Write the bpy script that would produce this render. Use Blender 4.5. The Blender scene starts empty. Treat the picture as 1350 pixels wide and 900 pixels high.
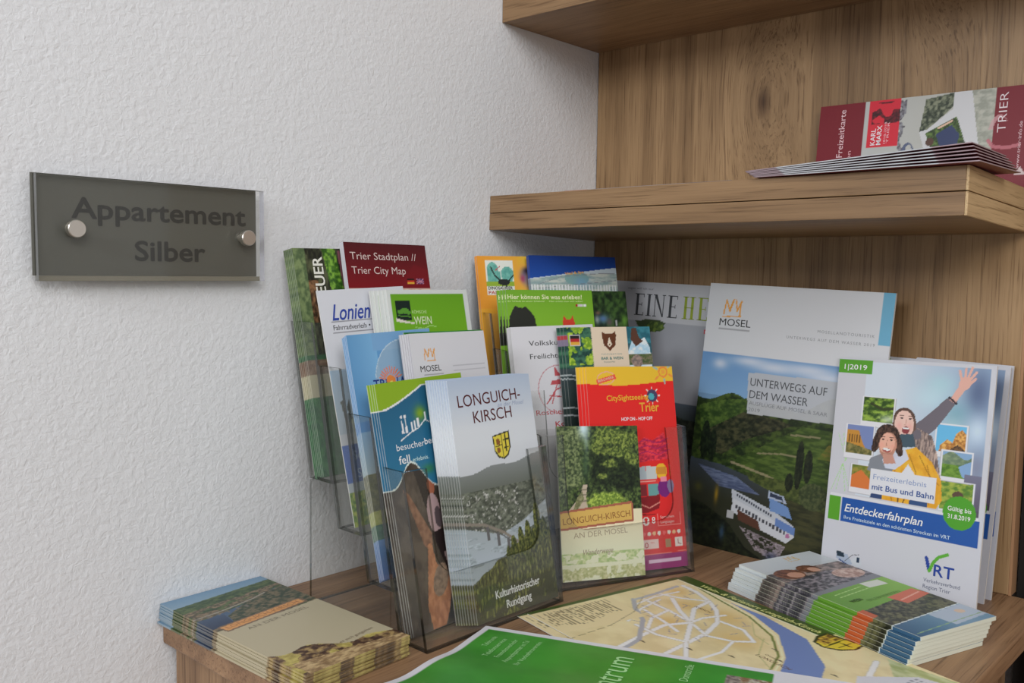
import bpy, math, random
import numpy as np
from mathutils import Matrix, Vector

# ------------------------------------------------------------------ camera
SC = bpy.context.scene
COL = SC.collection
YAW, PITCH, ROLL = 0.73899, 0.07209, 0.01595
cam_d = bpy.data.cameras.new('camera'); cam = bpy.data.objects.new('camera', cam_d); COL.objects.link(cam)
cam_d.sensor_width = 36.0; cam_d.lens = 1197.34 / 1350 * 36; cam_d.clip_start = 0.02
Fv = Vector((-math.sin(YAW) * math.cos(PITCH), math.cos(YAW) * math.cos(PITCH), -math.sin(PITCH)))
Rv = Vector((math.cos(YAW), math.sin(YAW), 0)); Uv = Rv.cross(Fv)
R2 = Rv * math.cos(ROLL) + Uv * math.sin(ROLL); U2 = Uv * math.cos(ROLL) - Rv * math.sin(ROLL)
M = Matrix((R2, U2, -Fv)).transposed().to_4x4(); M.translation = (0.73071, -0.95897, 0.29992)
cam.matrix_world = M
SC.camera = cam
# ------------------------------------------------------------------ light
SC.view_settings.view_transform = 'Standard'; SC.view_settings.look = 'None'
SC.view_settings.gamma = 1; SC.view_settings.use_curve_mapping = False
SC.view_settings.exposure = 0.0
SC.cycles.transparent_max_bounces = 40
world = bpy.data.worlds.new('world'); SC.world = world; world.use_nodes = True
bg = world.node_tree.nodes['Background']; bg.inputs[0].default_value = (0.95, 0.97, 1.0, 1); bg.inputs[1].default_value = 0.40


def area(name, loc, target, size, size_y, power, color):
    l = bpy.data.lights.new(name, 'AREA'); l.shape = 'RECTANGLE'; l.size = size; l.size_y = size_y
    l.energy = power; l.color = color
    o = bpy.data.objects.new(name, l); COL.objects.link(o); o.location = loc
    o.rotation_euler = (Vector(target) - Vector(loc)).to_track_quat('-Z', 'Y').to_euler()
    return o


# daylight from a window in the wall to the right of the photographer, and a weaker one behind
area('window_daylight', (2.3, -1.9, 1.5), (0.1, -0.4, 0.2), 1.3, 1.2, 33, (1.0, 0.99, 0.975))
area('rear_daylight', (0.55, -2.8, 1.12), (0.3, -0.3, 0.3), 0.7, 0.55, 21, (0.95, 0.98, 1.0))


# ------------------------------------------------------------------ materials
def new_mat(name):
    m = bpy.data.materials.new(name); m.use_nodes = True
    nt = m.node_tree; nt.nodes.clear()
    out = nt.nodes.new('ShaderNodeOutputMaterial')
    return m, nt, out


def lin(c):
    c = np.asarray(c, dtype=float) / 255.0
    return np.where(c <= 0.04045, c / 12.92, ((c + 0.055) / 1.055) ** 2.4)


def principled(name, rgb, rough=0.5, metal=0.0, spec=0.5, bump=None):
    m, nt, out = new_mat(name)
    b = nt.nodes.new('ShaderNodeBsdfPrincipled'); nt.links.new(b.outputs[0], out.inputs[0])
    b.inputs['Base Color'].default_value = (*[float(x) for x in lin(rgb)], 1)
    b.inputs['Roughness'].default_value = rough; b.inputs['Metallic'].default_value = metal
    b.inputs['Specular IOR Level'].default_value = spec
    if bump:
        tc = nt.nodes.new('ShaderNodeTexCoord'); n = nt.nodes.new('ShaderNodeTexNoise')
        n.inputs['Scale'].default_value = bump[0]; n.inputs['Detail'].default_value = 3
        bp = nt.nodes.new('ShaderNodeBump'); bp.inputs['Strength'].default_value = bump[1]; bp.inputs['Distance'].default_value = bump[2]
        nt.links.new(tc.outputs['Object'], n.inputs['Vector']); nt.links.new(n.outputs['Fac'], bp.inputs['Height'])
        nt.links.new(bp.outputs[0], b.inputs['Normal'])
    return m


def print_mat(name, rough, spec):
    m, nt, out = new_mat(name)
    b = nt.nodes.new('ShaderNodeBsdfPrincipled'); nt.links.new(b.outputs[0], out.inputs[0])
    a = nt.nodes.new('ShaderNodeAttribute'); a.attribute_name = 'ink'
    nt.links.new(a.outputs['Color'], b.inputs['Base Color'])
    b.inputs['Roughness'].default_value = rough; b.inputs['Specular IOR Level'].default_value = spec
    return m


def plaster_mat():
    m, nt, out = new_mat('rough_white_plaster')
    N, L = nt.nodes.new, nt.links.new
    b = N('ShaderNodeBsdfPrincipled'); L(b.outputs[0], out.inputs[0])
    b.inputs['Base Color'].default_value = (0.815, 0.825, 0.85, 1)
    b.inputs['Roughness'].default_value = 0.75; b.inputs['Specular IOR Level'].default_value = 0.25
    tc = N('ShaderNodeTexCoord')
    n0 = N('ShaderNodeTexNoise'); n0.inputs['Scale'].default_value = 60; n0.inputs['Detail'].default_value = 2
    mx = N('ShaderNodeMix'); mx.data_type = 'VECTOR'; mx.inputs[0].default_value = 0.012
    L(tc.outputs['Object'], n0.inputs['Vector']); L(tc.outputs['Object'], mx.inputs[4]); L(n0.outputs['Color'], mx.inputs[5])
    v = N('ShaderNodeTexVoronoi'); v.feature = 'SMOOTH_F1'; v.inputs['Scale'].default_value = 170; v.inputs['Smoothness'].default_value = 0.6
    L(mx.outputs[1], v.inputs['Vector'])
    n1 = N('ShaderNodeTexNoise'); n1.inputs['Scale'].default_value = 210; n1.inputs['Detail'].default_value = 4; n1.inputs['Roughness'].default_value = 0.55
    n1.inputs['Distortion'].default_value = 0.8
    L(tc.outputs['Object'], n1.inputs['Vector'])
    n2 = N('ShaderNodeTexNoise'); n2.inputs['Scale'].default_value = 70; n2.inputs['Detail'].default_value = 2
    L(tc.outputs['Object'], n2.inputs['Vector'])
    a = N('ShaderNodeMath'); a.operation = 'MULTIPLY_ADD'; a.inputs[1].default_value = 0.35
    L(v.outputs['Distance'], a.inputs[0]); L(n1.outputs['Fac'], a.inputs[2])
    a2 = N('ShaderNodeMath'); a2.operation = 'MULTIPLY_ADD'; a2.inputs[1].default_value = 0.5
    L(n2.outputs['Fac'], a2.inputs[0]); L(a.outputs[0], a2.inputs[2])
    bp = N('ShaderNodeBump'); bp.inputs['Strength'].default_value = 0.36; bp.inputs['Distance'].default_value = 0.0024
    L(a2.outputs[0], bp.inputs['Height']); L(bp.outputs[0], b.inputs['Normal'])
    return m


def wood_mat(name, grain, light=(176, 143, 104), dark=(117, 89, 59), knots=(), stave=0.0, gscale=1.0):
    """oak laminate; grain = axis index along which the grain runs (object coordinates, metres)"""
    m, nt, out = new_mat(name)
    N, L = nt.nodes.new, nt.links.new
    b = N('ShaderNodeBsdfPrincipled'); L(b.outputs[0], out.inputs[0])
    b.inputs['Roughness'].default_value = 0.42; b.inputs['Specular IOR Level'].default_value = 0.4
    tc = N('ShaderNodeTexCoord'); vec = tc.outputs['Object']
    # knots push the fibres aside
    for (k, amp, sx) in knots:
        sub = N('ShaderNodeVectorMath'); sub.operation = 'SUBTRACT'; sub.inputs[1].default_value = k; L(vec, sub.inputs[0])
        sc = N('ShaderNodeVectorMath'); sc.operation = 'MULTIPLY'
        s = [1 / sx] * 3; s[grain] = 0.45 / sx; sc.inputs[1].default_value = s; L(sub.outputs[0], sc.inputs[0])
        ln = N('ShaderNodeVectorMath'); ln.operation = 'LENGTH'; L(sc.outputs[0], ln.inputs[0])
        ex = N('ShaderNodeMath'); ex.operation = 'MULTIPLY'; L(ln.outputs['Value'], ex.inputs[0]); L(ln.outputs['Value'], ex.inputs[1])
        e2 = N('ShaderNodeMath'); e2.operation = 'MULTIPLY'; e2.inputs[1].default_value = -1.0; L(ex.outputs[0], e2.inputs[0])
        e3 = N('ShaderNodeMath'); e3.operation = 'EXPONENT'; L(e2.outputs[0], e3.inputs[0])
        e4 = N('ShaderNodeMath'); e4.operation = 'MULTIPLY'; e4.inputs[1].default_value = amp; L(e3.outputs[0], e4.inputs[0])
        cb = N('ShaderNodeCombineXYZ'); L(e4.outputs[0], cb.inputs[(grain + 1) % 3]); L(e4.outputs[0], cb.inputs[(grain + 2) % 3])
        ad = N('ShaderNodeVectorMath'); ad.operation = 'ADD'; L(vec, ad.inputs[0]); L(cb.outputs[0], ad.inputs[1])
        vec = ad.outputs[0]
    def noise(across, along, detail, rough, dist=0.0):
        mp = N('ShaderNodeVectorMath'); mp.operation = 'MULTIPLY'
        s = [across * gscale] * 3; s[grain] = along * gscale; mp.inputs[1].default_value = s
        L(vec, mp.inputs[0])
        n = N('ShaderNodeTexNoise'); n.inputs['Scale'].default_value = 1; n.inputs['Detail'].default_value = detail
        n.inputs['Roughness'].default_value = rough; n.inputs['Distortion'].default_value = dist
        L(mp.outputs[0], n.inputs['Vector']); return n.outputs['Fac']
    broad = noise(16, 1.1, 3, 0.55, 0.6)
    mid = noise(70, 2.2, 4, 0.6, 0.3)
    fine = noise(420, 12, 3, 0.6)
    def madd(x, f, y):
        a = N('ShaderNodeMath'); a.operation = 'MULTIPLY_ADD'; a.inputs[1].default_value = f
        L(x, a.inputs[0])
        if y is None: a.inputs[2].default_value = 0
        else: L(y, a.inputs[2])
        return a.outputs[0]
    pore = noise(460, 11, 3, 0.6, 0.3)
    h = madd(broad, 0.52, madd(mid, 0.48, madd(fine, 0.20, None)))
    if stave:
        sp = N('ShaderNodeSeparateXYZ'); L(tc.outputs['Object'], sp.inputs[0])
        dv = N('ShaderNodeMath'); dv.operation = 'DIVIDE'; dv.inputs[1].default_value = stave; L(sp.outputs[0], dv.inputs[0])
        fl = N('ShaderNodeMath'); fl.operation = 'FLOOR'; L(dv.outputs[0], fl.inputs[0])
        wn = N('ShaderNodeTexWhiteNoise'); wn.noise_dimensions = '1D'; L(fl.outputs[0], wn.inputs['W'])
        h = madd(wn.outputs['Value'], 0.14, h)
        off = 0.07
    else:
        off = 0
    r = N('ShaderNodeValToRGB'); L(h, r.inputs[0])
    e = r.color_ramp.elements
    e[0].position = 0.40 + off; e[0].color = (*lin(dark), 1)
    e[1].position = 0.76 + off; e[1].color = (*lin(light), 1)
    mdl = e.new(0.57 + off); mdl.color = (*lin([(a * .45 + c * .55) for a, c in zip(dark, light)]), 1)
    # dark cracks along the grain
    crack = noise(34, 0.9, 5, 0.62, 0.5)
    cr = N('ShaderNodeValToRGB'); L(crack, cr.inputs[0]); ce = cr.color_ramp.elements
    ce[0].position = 0.27; ce[0].color = (0.42, 0.36, 0.32, 1); ce[1].position = 0.34; ce[1].color = (1, 1, 1, 1)
    mx = N('ShaderNodeMix'); mx.data_type = 'RGBA'; mx.blend_type = 'MULTIPLY'; mx.inputs[0].default_value = 1
    L(r.outputs[0], mx.inputs[6]); L(cr.outputs[0], mx.inputs[7])
    pr = N('ShaderNodeValToRGB'); L(pore, pr.inputs[0]); pe = pr.color_ramp.elements
    pe[0].position = 0.34; pe[0].color = (0.58, 0.53, 0.48, 1); pe[1].position = 0.46; pe[1].color = (1, 1, 1, 1)
    mp_ = N('ShaderNodeMix'); mp_.data_type = 'RGBA'; mp_.blend_type = 'MULTIPLY'; mp_.inputs[0].default_value = 1
    L(mx.outputs[2], mp_.inputs[6]); L(pr.outputs[0], mp_.inputs[7])
    last = mp_.outputs[2]
    for (k, amp, sx) in knots:      # dark heart of the knot
        sub = N('ShaderNodeVectorMath'); sub.operation = 'SUBTRACT'; sub.inputs[1].default_value = k; L(tc.outputs['Object'], sub.inputs[0])
        sc = N('ShaderNodeVectorMath'); sc.operation = 'MULTIPLY'
        s = [1 / (sx * .33)] * 3; s[grain] = 0.5 / (sx * .33); sc.inputs[1].default_value = s; L(sub.outputs[0], sc.inputs[0])
        ln = N('ShaderNodeVectorMath'); ln.operation = 'LENGTH'; L(sc.outputs[0], ln.inputs[0])
        kr = N('ShaderNodeValToRGB'); L(ln.outputs['Value'], kr.inputs[0]); ke = kr.color_ramp.elements
        ke[0].position = 0.1; ke[0].color = (0.35, 0.28, 0.24, 1); ke[1].position = 0.95; ke[1].color = (1, 1, 1, 1)
        m2 = N('ShaderNodeMix'); m2.data_type = 'RGBA'; m2.blend_type = 'MULTIPLY'; m2.inputs[0].default_value = 1
        L(last, m2.inputs[6]); L(kr.outputs[0], m2.inputs[7]); last = m2.outputs[2]
    L(last, b.inputs['Base Color'])
    bp = N('ShaderNodeBump'); bp.inputs['Strength'].default_value = 0.25; bp.inputs['Distance'].default_value = 0.0006
    L(fine, bp.inputs['Height']); L(bp.outputs[0], b.inputs['Normal'])
    return m


def clear_mat(name, tint, refl, haze=0.0):
    """thin clear plastic: lets light straight through, mirrors a little"""
    m, nt, out = new_mat(name)
    N, L = nt.nodes.new, nt.links.new
    t = N('ShaderNodeBsdfTransparent'); t.inputs[0].default_value = (*tint, 1)
    g = N('ShaderNodeBsdfGlossy'); g.inputs['Roughness'].default_value = 0.06; g.inputs[0].default_value = (1, 1, 1, 1)
    f = N('ShaderNodeFresnel'); f.inputs[0].default_value = 1.49
    k = N('ShaderNodeMath'); k.operation = 'MULTIPLY'; k.inputs[1].default_value = refl; 
    ge = N('ShaderNodeNewGeometry'); fr_ = N('ShaderNodeMath'); fr_.operation = 'SUBTRACT'; fr_.inputs[0].default_value = 1.0
    L(ge.outputs['Backfacing'], fr_.inputs[1]); kk = N('ShaderNodeMath'); kk.operation = 'MULTIPLY'
    L(f.outputs[0], kk.inputs[0]); L(fr_.outputs[0], kk.inputs[1]); L(kk.outputs[0], k.inputs[0])
    k.use_clamp = True
    mx = N('ShaderNodeMixShader'); L(k.outputs[0], mx.inputs[0]); L(t.outputs[0], mx.inputs[1]); L(g.outputs[0], mx.inputs[2])
    d = N('ShaderNodeBsdfDiffuse'); d.inputs[0].default_value = (.62, .63, .62, 1)
    m2 = N('ShaderNodeMixShader'); m2.inputs[0].default_value = haze; L(mx.outputs[0], m2.inputs[1]); L(d.outputs[0], m2.inputs[2])
    L(m2.outputs[0], out.inputs[0])
    return m


def frosted_mat(name):
    m, nt, out = new_mat(name); N, L = nt.nodes.new, nt.links.new
    t = N('ShaderNodeBsdfTransparent'); d = N('ShaderNodeBsdfDiffuse'); d.inputs[0].default_value = (.62, .62, .72, 1)
    g = N('ShaderNodeBsdfGlossy'); g.inputs['Roughness'].default_value = .25
    mx = N('ShaderNodeMixShader'); mx.inputs[0].default_value = .62; L(t.outputs[0], mx.inputs[1]); L(d.outputs[0], mx.inputs[2])
    m2 = N('ShaderNodeMixShader'); m2.inputs[0].default_value = .12; L(mx.outputs[0], m2.inputs[1]); L(g.outputs[0], m2.inputs[2])
    L(m2.outputs[0], out.inputs[0]); return m


MAT = {
    'print': print_mat('printed_coated_paper', 0.38, 0.35),
    'plaster': plaster_mat(),
    'clear': clear_mat('clear_acrylic_face', (0.952, 0.955, 0.948), 1.0, 0.022),
    'clear_edge': clear_mat('clear_acrylic_edge', (0.40, 0.41, 0.39), 1.8),
    'plate': clear_mat('clear_plate_face', (0.97, 0.975, 0.97), 0.5),
    'plate_edge': frosted_mat('frosted_plate_edge'),
    'film': principled('grey_brushed_film', (106, 105, 98), 0.42, 0.25, 0.4, (900, 0.1, 0.0003)),
    'dark_text': principled('dark_grey_lettering', (58, 57, 54), 0.5),
    'steel': principled('brushed_steel', (205, 198, 188), 0.32, 0.9, 0.5, (600, 0.15, 0.0003)),
    'wood_back': wood_mat('oak_back_board', 2, knots=[((0.235, -0.0, 0.50), 0.035, 0.035), ((0.42, 0, 0.62), 0.03, 0.03)], stave=0.073),
    'wood_shelf': wood_mat('oak_shelf_board', 0, light=(164, 131, 95), dark=(108, 81, 54)),
    'wood_end': wood_mat('oak_end_board', 1, light=(206, 176, 132), dark=(158, 128, 90)),
    'wood_desk': wood_mat('oak_desk_board', 1, light=(172, 136, 102), dark=(104, 76, 55)),
    'wood_body': wood_mat('oak_body_board', 2, light=(168, 134, 100), dark=(112, 84, 60)),
    'floor': wood_mat('floor_boards', 1, light=(150, 125, 100), dark=(100, 80, 62), gscale=.5),
}


# ------------------------------------------------------------------ mesh helpers
def mesh_obj(name, verts, faces, mats, parent=None, midx=None):
    me = bpy.data.meshes.new(name); me.from_pydata([tuple(v) for v in verts], [], faces)
    for m in (mats if isinstance(mats, (list, tuple)) else [mats]): me.materials.append(m)
    if midx is not None: me.polygons.foreach_set('material_index', midx)
    me.update()
    o = bpy.data.objects.new(name, me); COL.objects.link(o)
    if parent: o.parent = parent
    return o


class MB:
    def __init__(s): s.v = []; s.f = []; s.m = []
    def box(s, x0, x1, y0, y1, z0, z1, mi=0, edge=None, thin=None, fn=None, bev=0.0):
        n = len(s.v)
        P = [(x, y, z) for x in (x0, x1) for y in (y0, y1) for z in (z0, z1)]
        if fn: P = [fn(*p) for p in P]
        s.v += P
        F = [(0, 1, 3, 2), (4, 6, 7, 5), (0, 4, 5, 1), (2, 3, 7, 6), (0, 2, 6, 4), (1, 5, 7, 3)]
        for i, f in enumerate(F):
            s.f.append(tuple(n + a for a in f))
            s.m.append(mi if (edge is None or i // 2 == thin) else edge)
    def prism(s, poly, fn, t, mi=0, edge=0):
        """poly: list of 2D points; fn(a,b,w)->3D; extruded by t in w"""
        n = len(s.v); k = len(poly)
        s.v += [fn(a, b, 0) for a, b in poly] + [fn(a, b, t) for a, b in poly]
        s.f.append(tuple(range(n, n + k))); s.m.append(mi)
        s.f.append(tuple(range(n + 2 * k - 1, n + k - 1, -1))); s.m.append(mi)
        for i in range(k):
            j = (i + 1) % k
            s.f.append((n + i, n + k + i, n + k + j, n + j)); s.m.append(edge)
    def build(s, name, mats, parent=None, bevel=0):
        o = mesh_obj(name, s.v, s.f, mats, parent, s.m)
        if bevel:
            b = o.modifiers.new('bevel', 'BEVEL'); b.width = bevel; b.segments = 2; b.limit_method = 'ANGLE'
        return o


def tag(o, label=None, cat=None, group=None, kind=None):
    if label: o['label'] = label
    if cat: o['category'] = cat
    if group: o['group'] = group
    if kind: o['kind'] = kind
    return o


def empty(name, loc=(0, 0, 0), rz=0.0):
    o = bpy.data.objects.new(name, None); o.empty_display_size = 0.05; COL.objects.link(o)
    o.location = loc; o.rotation_euler = (0, 0, rz); return o


# ------------------------------------------------------------------ room and furniture
def slab(name, b, mat, parent=None, bevel=0.0, kind=None):
    m = MB(); m.box(*b); o = m.build(name, mat, parent, bevel)
    if kind: o['kind'] = kind
    return o


slab('wall_left', (-0.12, 0.0, -3.6, 0.15, -0.75, 1.9), MAT['plaster'], kind='structure')
slab('wall_back', (0.0, 3.0, 0.05, 0.15, -0.75, 1.9), MAT['plaster'], kind='structure')
slab('floor', (0.0, 3.0, -3.6, 0.05, -0.80, -0.75), MAT['floor'], kind='structure')

# back boards
bp1 = slab('back_panel', (0.001, 0.510, 0.0, 0.018, 0.0, 1.25), MAT['wood_back'], bevel=0.0008)
tag(bp1, 'tall oak board with vertical grain standing on the desk behind the magazines', 'wood panel')
slab('edge_band', (0.510, 0.5125, 0.0, 0.018, 0.0, 1.25), principled('light_edge_band', (176, 134, 98), 0.45), bp1)
bp2 = slab('back_panel', (0.529, 1.2, 0.0035, 0.0215, -0.75, 1.25), MAT['wood_body'], bevel=0.0008)
tag(bp2, 'oak board at the far right edge, past the dark gap beside the tall back board', 'wood panel')
gap = slab('gap_shade_strip', (0.5125, 0.5290, 0.0225, 0.030, -0.75, 1.25), principled('dark_gap_shade', (34, 28, 24), 0.7))  # near-black strip added so the open gap between the boards reads as shade
tag(gap, 'dark strip added as the shade in the open gap between the two upright oak boards', 'strip')

# desk
desk = empty('desk', (0, -0.597, -0.75))
def dslab(name, b, mat, bev=0.0008):
    o = slab(name, (b[0], b[1], b[2] + 0.597, b[3] + 0.597, b[4] + 0.75, b[5] + 0.75), mat, desk, bev); return o
tag(desk, 'low oak desk with a flush top in the corner, carrying all the leaflets', 'desk')
T = 0.019
dslab('desk_top', (0.0005, 0.545, -0.597, 0.003, -T, -0.0002), MAT['wood_desk'], 0.0015)
dslab('front_panel', (0.008, 0.512, -0.589, -0.573, -0.74, -T), MAT['wood_body'])
dslab('side_panel', (0.494, 0.512, -0.573, -0.002, -0.74, -T), MAT['wood_body'])
dslab('side_panel', (0.008, 0.026, -0.573, -0.002, -0.74, -T), MAT['wood_body'])
dslab('back_board', (0.026, 0.494, -0.012, -0.002, -0.74, -T), MAT['wood_body'])

# shelves
def shelf(name, label, x1, depth, z0, z1, tilt, split):
    root = empty(name, (0.0005, -depth, z0)); tag(root, label, 'shelf')
    root.rotation_euler = (-tilt, 0, 0)
    h = z1 - z0
    if split:
        g = 0.0008
        slab('lower_board', (0, x1 - 0.0022, 0, depth - .003, 0, h / 2 - g), MAT['wood_shelf'], root, 0.0005)
        slab('upper_board', (0, x1 - 0.0022, 0, depth - .003, h / 2, h), MAT['wood_shelf'], root, 0.0005)
        eb = MAT['wood_end']
        slab('edge_band', (x1 - 0.0022, x1, 0, depth - .003, 0, h / 2 - g), eb, root, 0.0004)
        slab('edge_band', (x1 - 0.0022, x1, 0, depth - .003, h / 2, h), eb, root, 0.0004)
    else:
        slab('shelf_board', (0, x1, 0, depth - .001, 0, h), MAT['wood_shelf'], root, 0.0005)
    return root
shelf('shelf', 'thick double-board oak shelf at mid height with a groove along its front', 0.5123, 0.1997, 0.3522, 0.3911, 0.0254, True)
shelf('shelf', 'upper oak shelf cut off by the top edge, seen from below', 0.80, 0.1828, 0.5892, 0.628, 0.0, False)

# ------------------------------------------------------------------ painting of printed covers


def ink(c):
    c = np.asarray(c, float); g = c.mean(-1, keepdims=True); c = np.clip(g + (c - g) * 0.93, 0, 255)
    return np.clip(lin(c) ** 1.13 * 1.62, 0, 0.86)


def vnoise(X, Y, sx, sy, seed=0, octs=3):
    out = np.zeros_like(X); amp = 1; tot = 0
    for o in range(octs):
        rng = np.random.RandomState(seed * 17 + o)
        tab = rng.rand(64, 64)
        x = X / sx * 2 ** o + 7.3; y = Y / sy * 2 ** o + 3.1
        xi = np.floor(x).astype(int); yi = np.floor(y).astype(int)
        fx = x - xi; fy = y - yi; fx = fx * fx * (3 - 2 * fx); fy = fy * fy * (3 - 2 * fy)
        g = lambda a, b: tab[b % 64, a % 64]
        v = (g(xi, yi) * (1 - fx) + g(xi + 1, yi) * fx) * (1 - fy) + (g(xi, yi + 1) * (1 - fx) + g(xi + 1, yi + 1) * fx) * fy
        out += v * amp; tot += amp; amp *= 0.55
    return out / tot


class Canvas:
    """colour plan of a flat print, in millimetres from its top left corner"""
    def __init__(s, W, H, pitch, base=(188, 188, 193)):
        s.W, s.H = W, H
        s.nx = int(round(W / pitch)) + 1; s.ny = int(round(H / pitch)) + 1
        s.X, s.Y = np.meshgrid(np.linspace(0, W, s.nx), np.linspace(0, H, s.ny))
        s.p = np.zeros((s.ny, s.nx, 3)); s.p[:] = base
    def rect(s, x0, y0, x1, y1): return (s.X >= x0) & (s.X <= x1) & (s.Y >= y0) & (s.Y <= y1)
    def ell(s, cx, cy, rx, ry, rot=0.0):
        c, n = math.cos(rot), math.sin(rot); dx, dy = s.X - cx, s.Y - cy
        return ((dx * c + dy * n) / rx) ** 2 + ((dy * c - dx * n) / ry) ** 2 <= 1
    def poly(s, pts):
        inside = np.zeros(s.X.shape, bool); n = len(pts)
        for i in range(n):
            (x1, y1), (x2, y2) = pts[i], pts[(i + 1) % n]
            if y1 == y2: continue
            c = ((y1 > s.Y) != (y2 > s.Y)) & (s.X < (x2 - x1) * (s.Y - y1) / (y2 - y1) + x1)
            inside ^= c
        return inside
    def line(s, pts, w):
        m = np.zeros(s.X.shape, bool)
        for (x1, y1), (x2, y2) in zip(pts, pts[1:]):
            L2 = (x2 - x1) ** 2 + (y2 - y1) ** 2 + 1e-9
            t = np.clip(((s.X - x1) * (x2 - x1) + (s.Y - y1) * (y2 - y1)) / L2, 0, 1)
            m |= (s.X - x1 - t * (x2 - x1)) ** 2 + (s.Y - y1 - t * (y2 - y1)) ** 2 <= (w / 2) ** 2
        return m
    def put(s, m, c, a=1.0):
        m = m.astype(float)[..., None] * a
        s.p = s.p * (1 - m) + np.array(c, float) * m
        return s
    def below(s, f): return s.Y > f(s.X)
    def grad(s, m, y0, c0, y1, c1, horiz=False):
        t = np.clip(((s.X if horiz else s.Y) - y0) / (y1 - y0), 0, 1)[..., None]
        col = np.array(c0, float) * (1 - t) + np.array(c1, float) * t
        s.p = np.where(m[..., None], col, s.p); return s
    def leaves(s, m, c0, c1, sx=4, sy=4, seed=1, octs=3, k=3.0):
        t = np.clip((vnoise(s.X, s.Y, sx * .62, sy * .62, seed, octs + 1) - 0.5) * k + 0.5, 0, 1)[..., None]
        col = np.array(c0, float) * (1 - t) + np.array(c1, float) * t
        s.p = np.where(m[..., None], col, s.p); return s
    def blob(s, cx, cy, rx, ry, c, a=1.0, m=None):
        w = np.exp(-(((s.X - cx) / rx) ** 2 + ((s.Y - cy) / ry) ** 2)) * a
        if m is not None: w = w * m
        w = w[..., None]; s.p = s.p * (1 - w) + np.array(c, float) * w; return s
    def soft(s, cx, cy, rx, ry, c0, c1, sc=3.0, seed=1, a=1.0, m=1.0):
        w = np.exp(-(((s.X - cx) / rx) ** 2 + ((s.Y - cy) / ry) ** 2)) * 1.6 + (vnoise(s.X, s.Y, sc * 1.6, sc * 1.4, seed + 5, 3) - .5) * 1.1
        w = np.clip((w - .35) * 2.4, 0, 1)[..., None] * a * (m[..., None] if not isinstance(m, float) else m)
        t = np.clip((vnoise(s.X, s.Y, sc * .6, sc * .55, seed, 4) - .5) * 3.2 + .5, 0, 1)[..., None]
        s.p = s.p * (1 - w) + (np.array(c0, float) * (1 - t) + np.array(c1, float) * t) * w; return s
    def dashes(s, x0, y0, x1, y1, pitch, c, a=0.6, seed=3, h=0.45, word=2.0):
        ph = ((s.Y - y0) % pitch) / pitch
        row = np.floor((s.Y - y0) / pitch)
        gaps = vnoise(s.X + row * 13.7, row * 5.0 + 0 * s.X, word, 1.0, seed, 1) > 0.33
        rag = s.X < x1 - (np.sin(row * 12.9 + seed) * .5 + .5) * (x1 - x0) * .25
        return s.put(s.rect(x0, y0, x1, y1) & (ph < h) & gaps & rag, c, a)


_tc = {}


def glyphs(txt, bold, shear, space):
    key = (txt, bold, shear, space)
    if key not in _tc:
        cu = bpy.data.curves.new('lettering', 'FONT'); cu.body = txt; cu.size = 1.0; cu.offset = bold
        cu.shear = shear; cu.space_character = space; cu.resolution_u = 3 if len(txt) < 24 else 2; cu.fill_mode = 'FRONT'
        o = bpy.data.objects.new('lettering', cu); COL.objects.link(o)
        dg = bpy.context.evaluated_depsgraph_get(); ev = o.evaluated_get(dg); me = ev.to_mesh()
        n = len(me.vertices); v = np.empty(n * 3); me.vertices.foreach_get('co', v); v = v.reshape(-1, 3)[:, :2].copy()
        f = [tuple(p.vertices) for p in me.polygons]
        ev.to_mesh_clear(); bpy.data.objects.remove(o); bpy.data.curves.remove(cu)
        _tc[key] = (v, f)
    return _tc[key]


def text_geo(items):
    """items: (text, x_mm, y_baseline_mm, cap_mm, colour, options) -> verts (mm, y down), faces, colours"""
    V, F, C, Z = [], [], [], []
    n = 0
    for it in items:
        txt, x, y, cap, col = it[:5]; op = it[5] if len(it) > 5 else {}
        bb = op.get('b', 0.0); v, f = glyphs(txt, min(bb, .006), op.get('sh', 0.0), op.get('sp', 1.0))
        if len(v) == 0: continue
        v = v.copy(); v *= cap / 0.70
        w0, w1 = v[:, 0].min(), v[:, 0].max()
        v[:, 0] -= w0
        if 'w' in op: v[:, 0] *= op['w'] / (w1 - w0)
        wd = v[:, 0].max()
        v[:, 0] -= wd * op.get('al', 0.0)
        r = math.radians(op.get('rot', 0.0)); c, s = math.cos(r), math.sin(r)
        vx = v[:, 0] * c - v[:, 1] * s; vy = v[:, 0] * s + v[:, 1] * c
        reps = [(0, 0)] if bb <= .006 else [(0, 0), (bb * cap * .9, 0), (bb * cap * .45, bb * cap * .45), (bb * cap * .45, -bb * cap * .45)]
        for ri, (rx, ry) in enumerate(reps):
            Z.append(np.full(len(v), ri * .00004))
            P = np.stack([x + vx + rx * c, y - vy + ry], 1)
            V.append(P); F += [tuple(a + n for a in q) for q in f]; C.append(np.tile(ink(col), (len(P), 1))); n += len(P)
    if not V: return None
    return np.concatenate(V), F, np.concatenate(C), np.concatenate(Z)


def set_ink(me, cols):
    at = me.color_attributes.new('ink', 'FLOAT_COLOR', 'POINT')
    a = np.ones((len(cols), 4), np.float32); a[:, :3] = cols
    at.data.foreach_set('color', a.ravel())


PAGE = (182, 181, 178)


def frame_matrix(P, U, V):
    U = Vector(U).normalized(); V = Vector(V).normalized(); N = U.cross(V)
    m = Matrix((U, V, N)).transposed().to_4x4(); m.translation = Vector(P); return m


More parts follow.
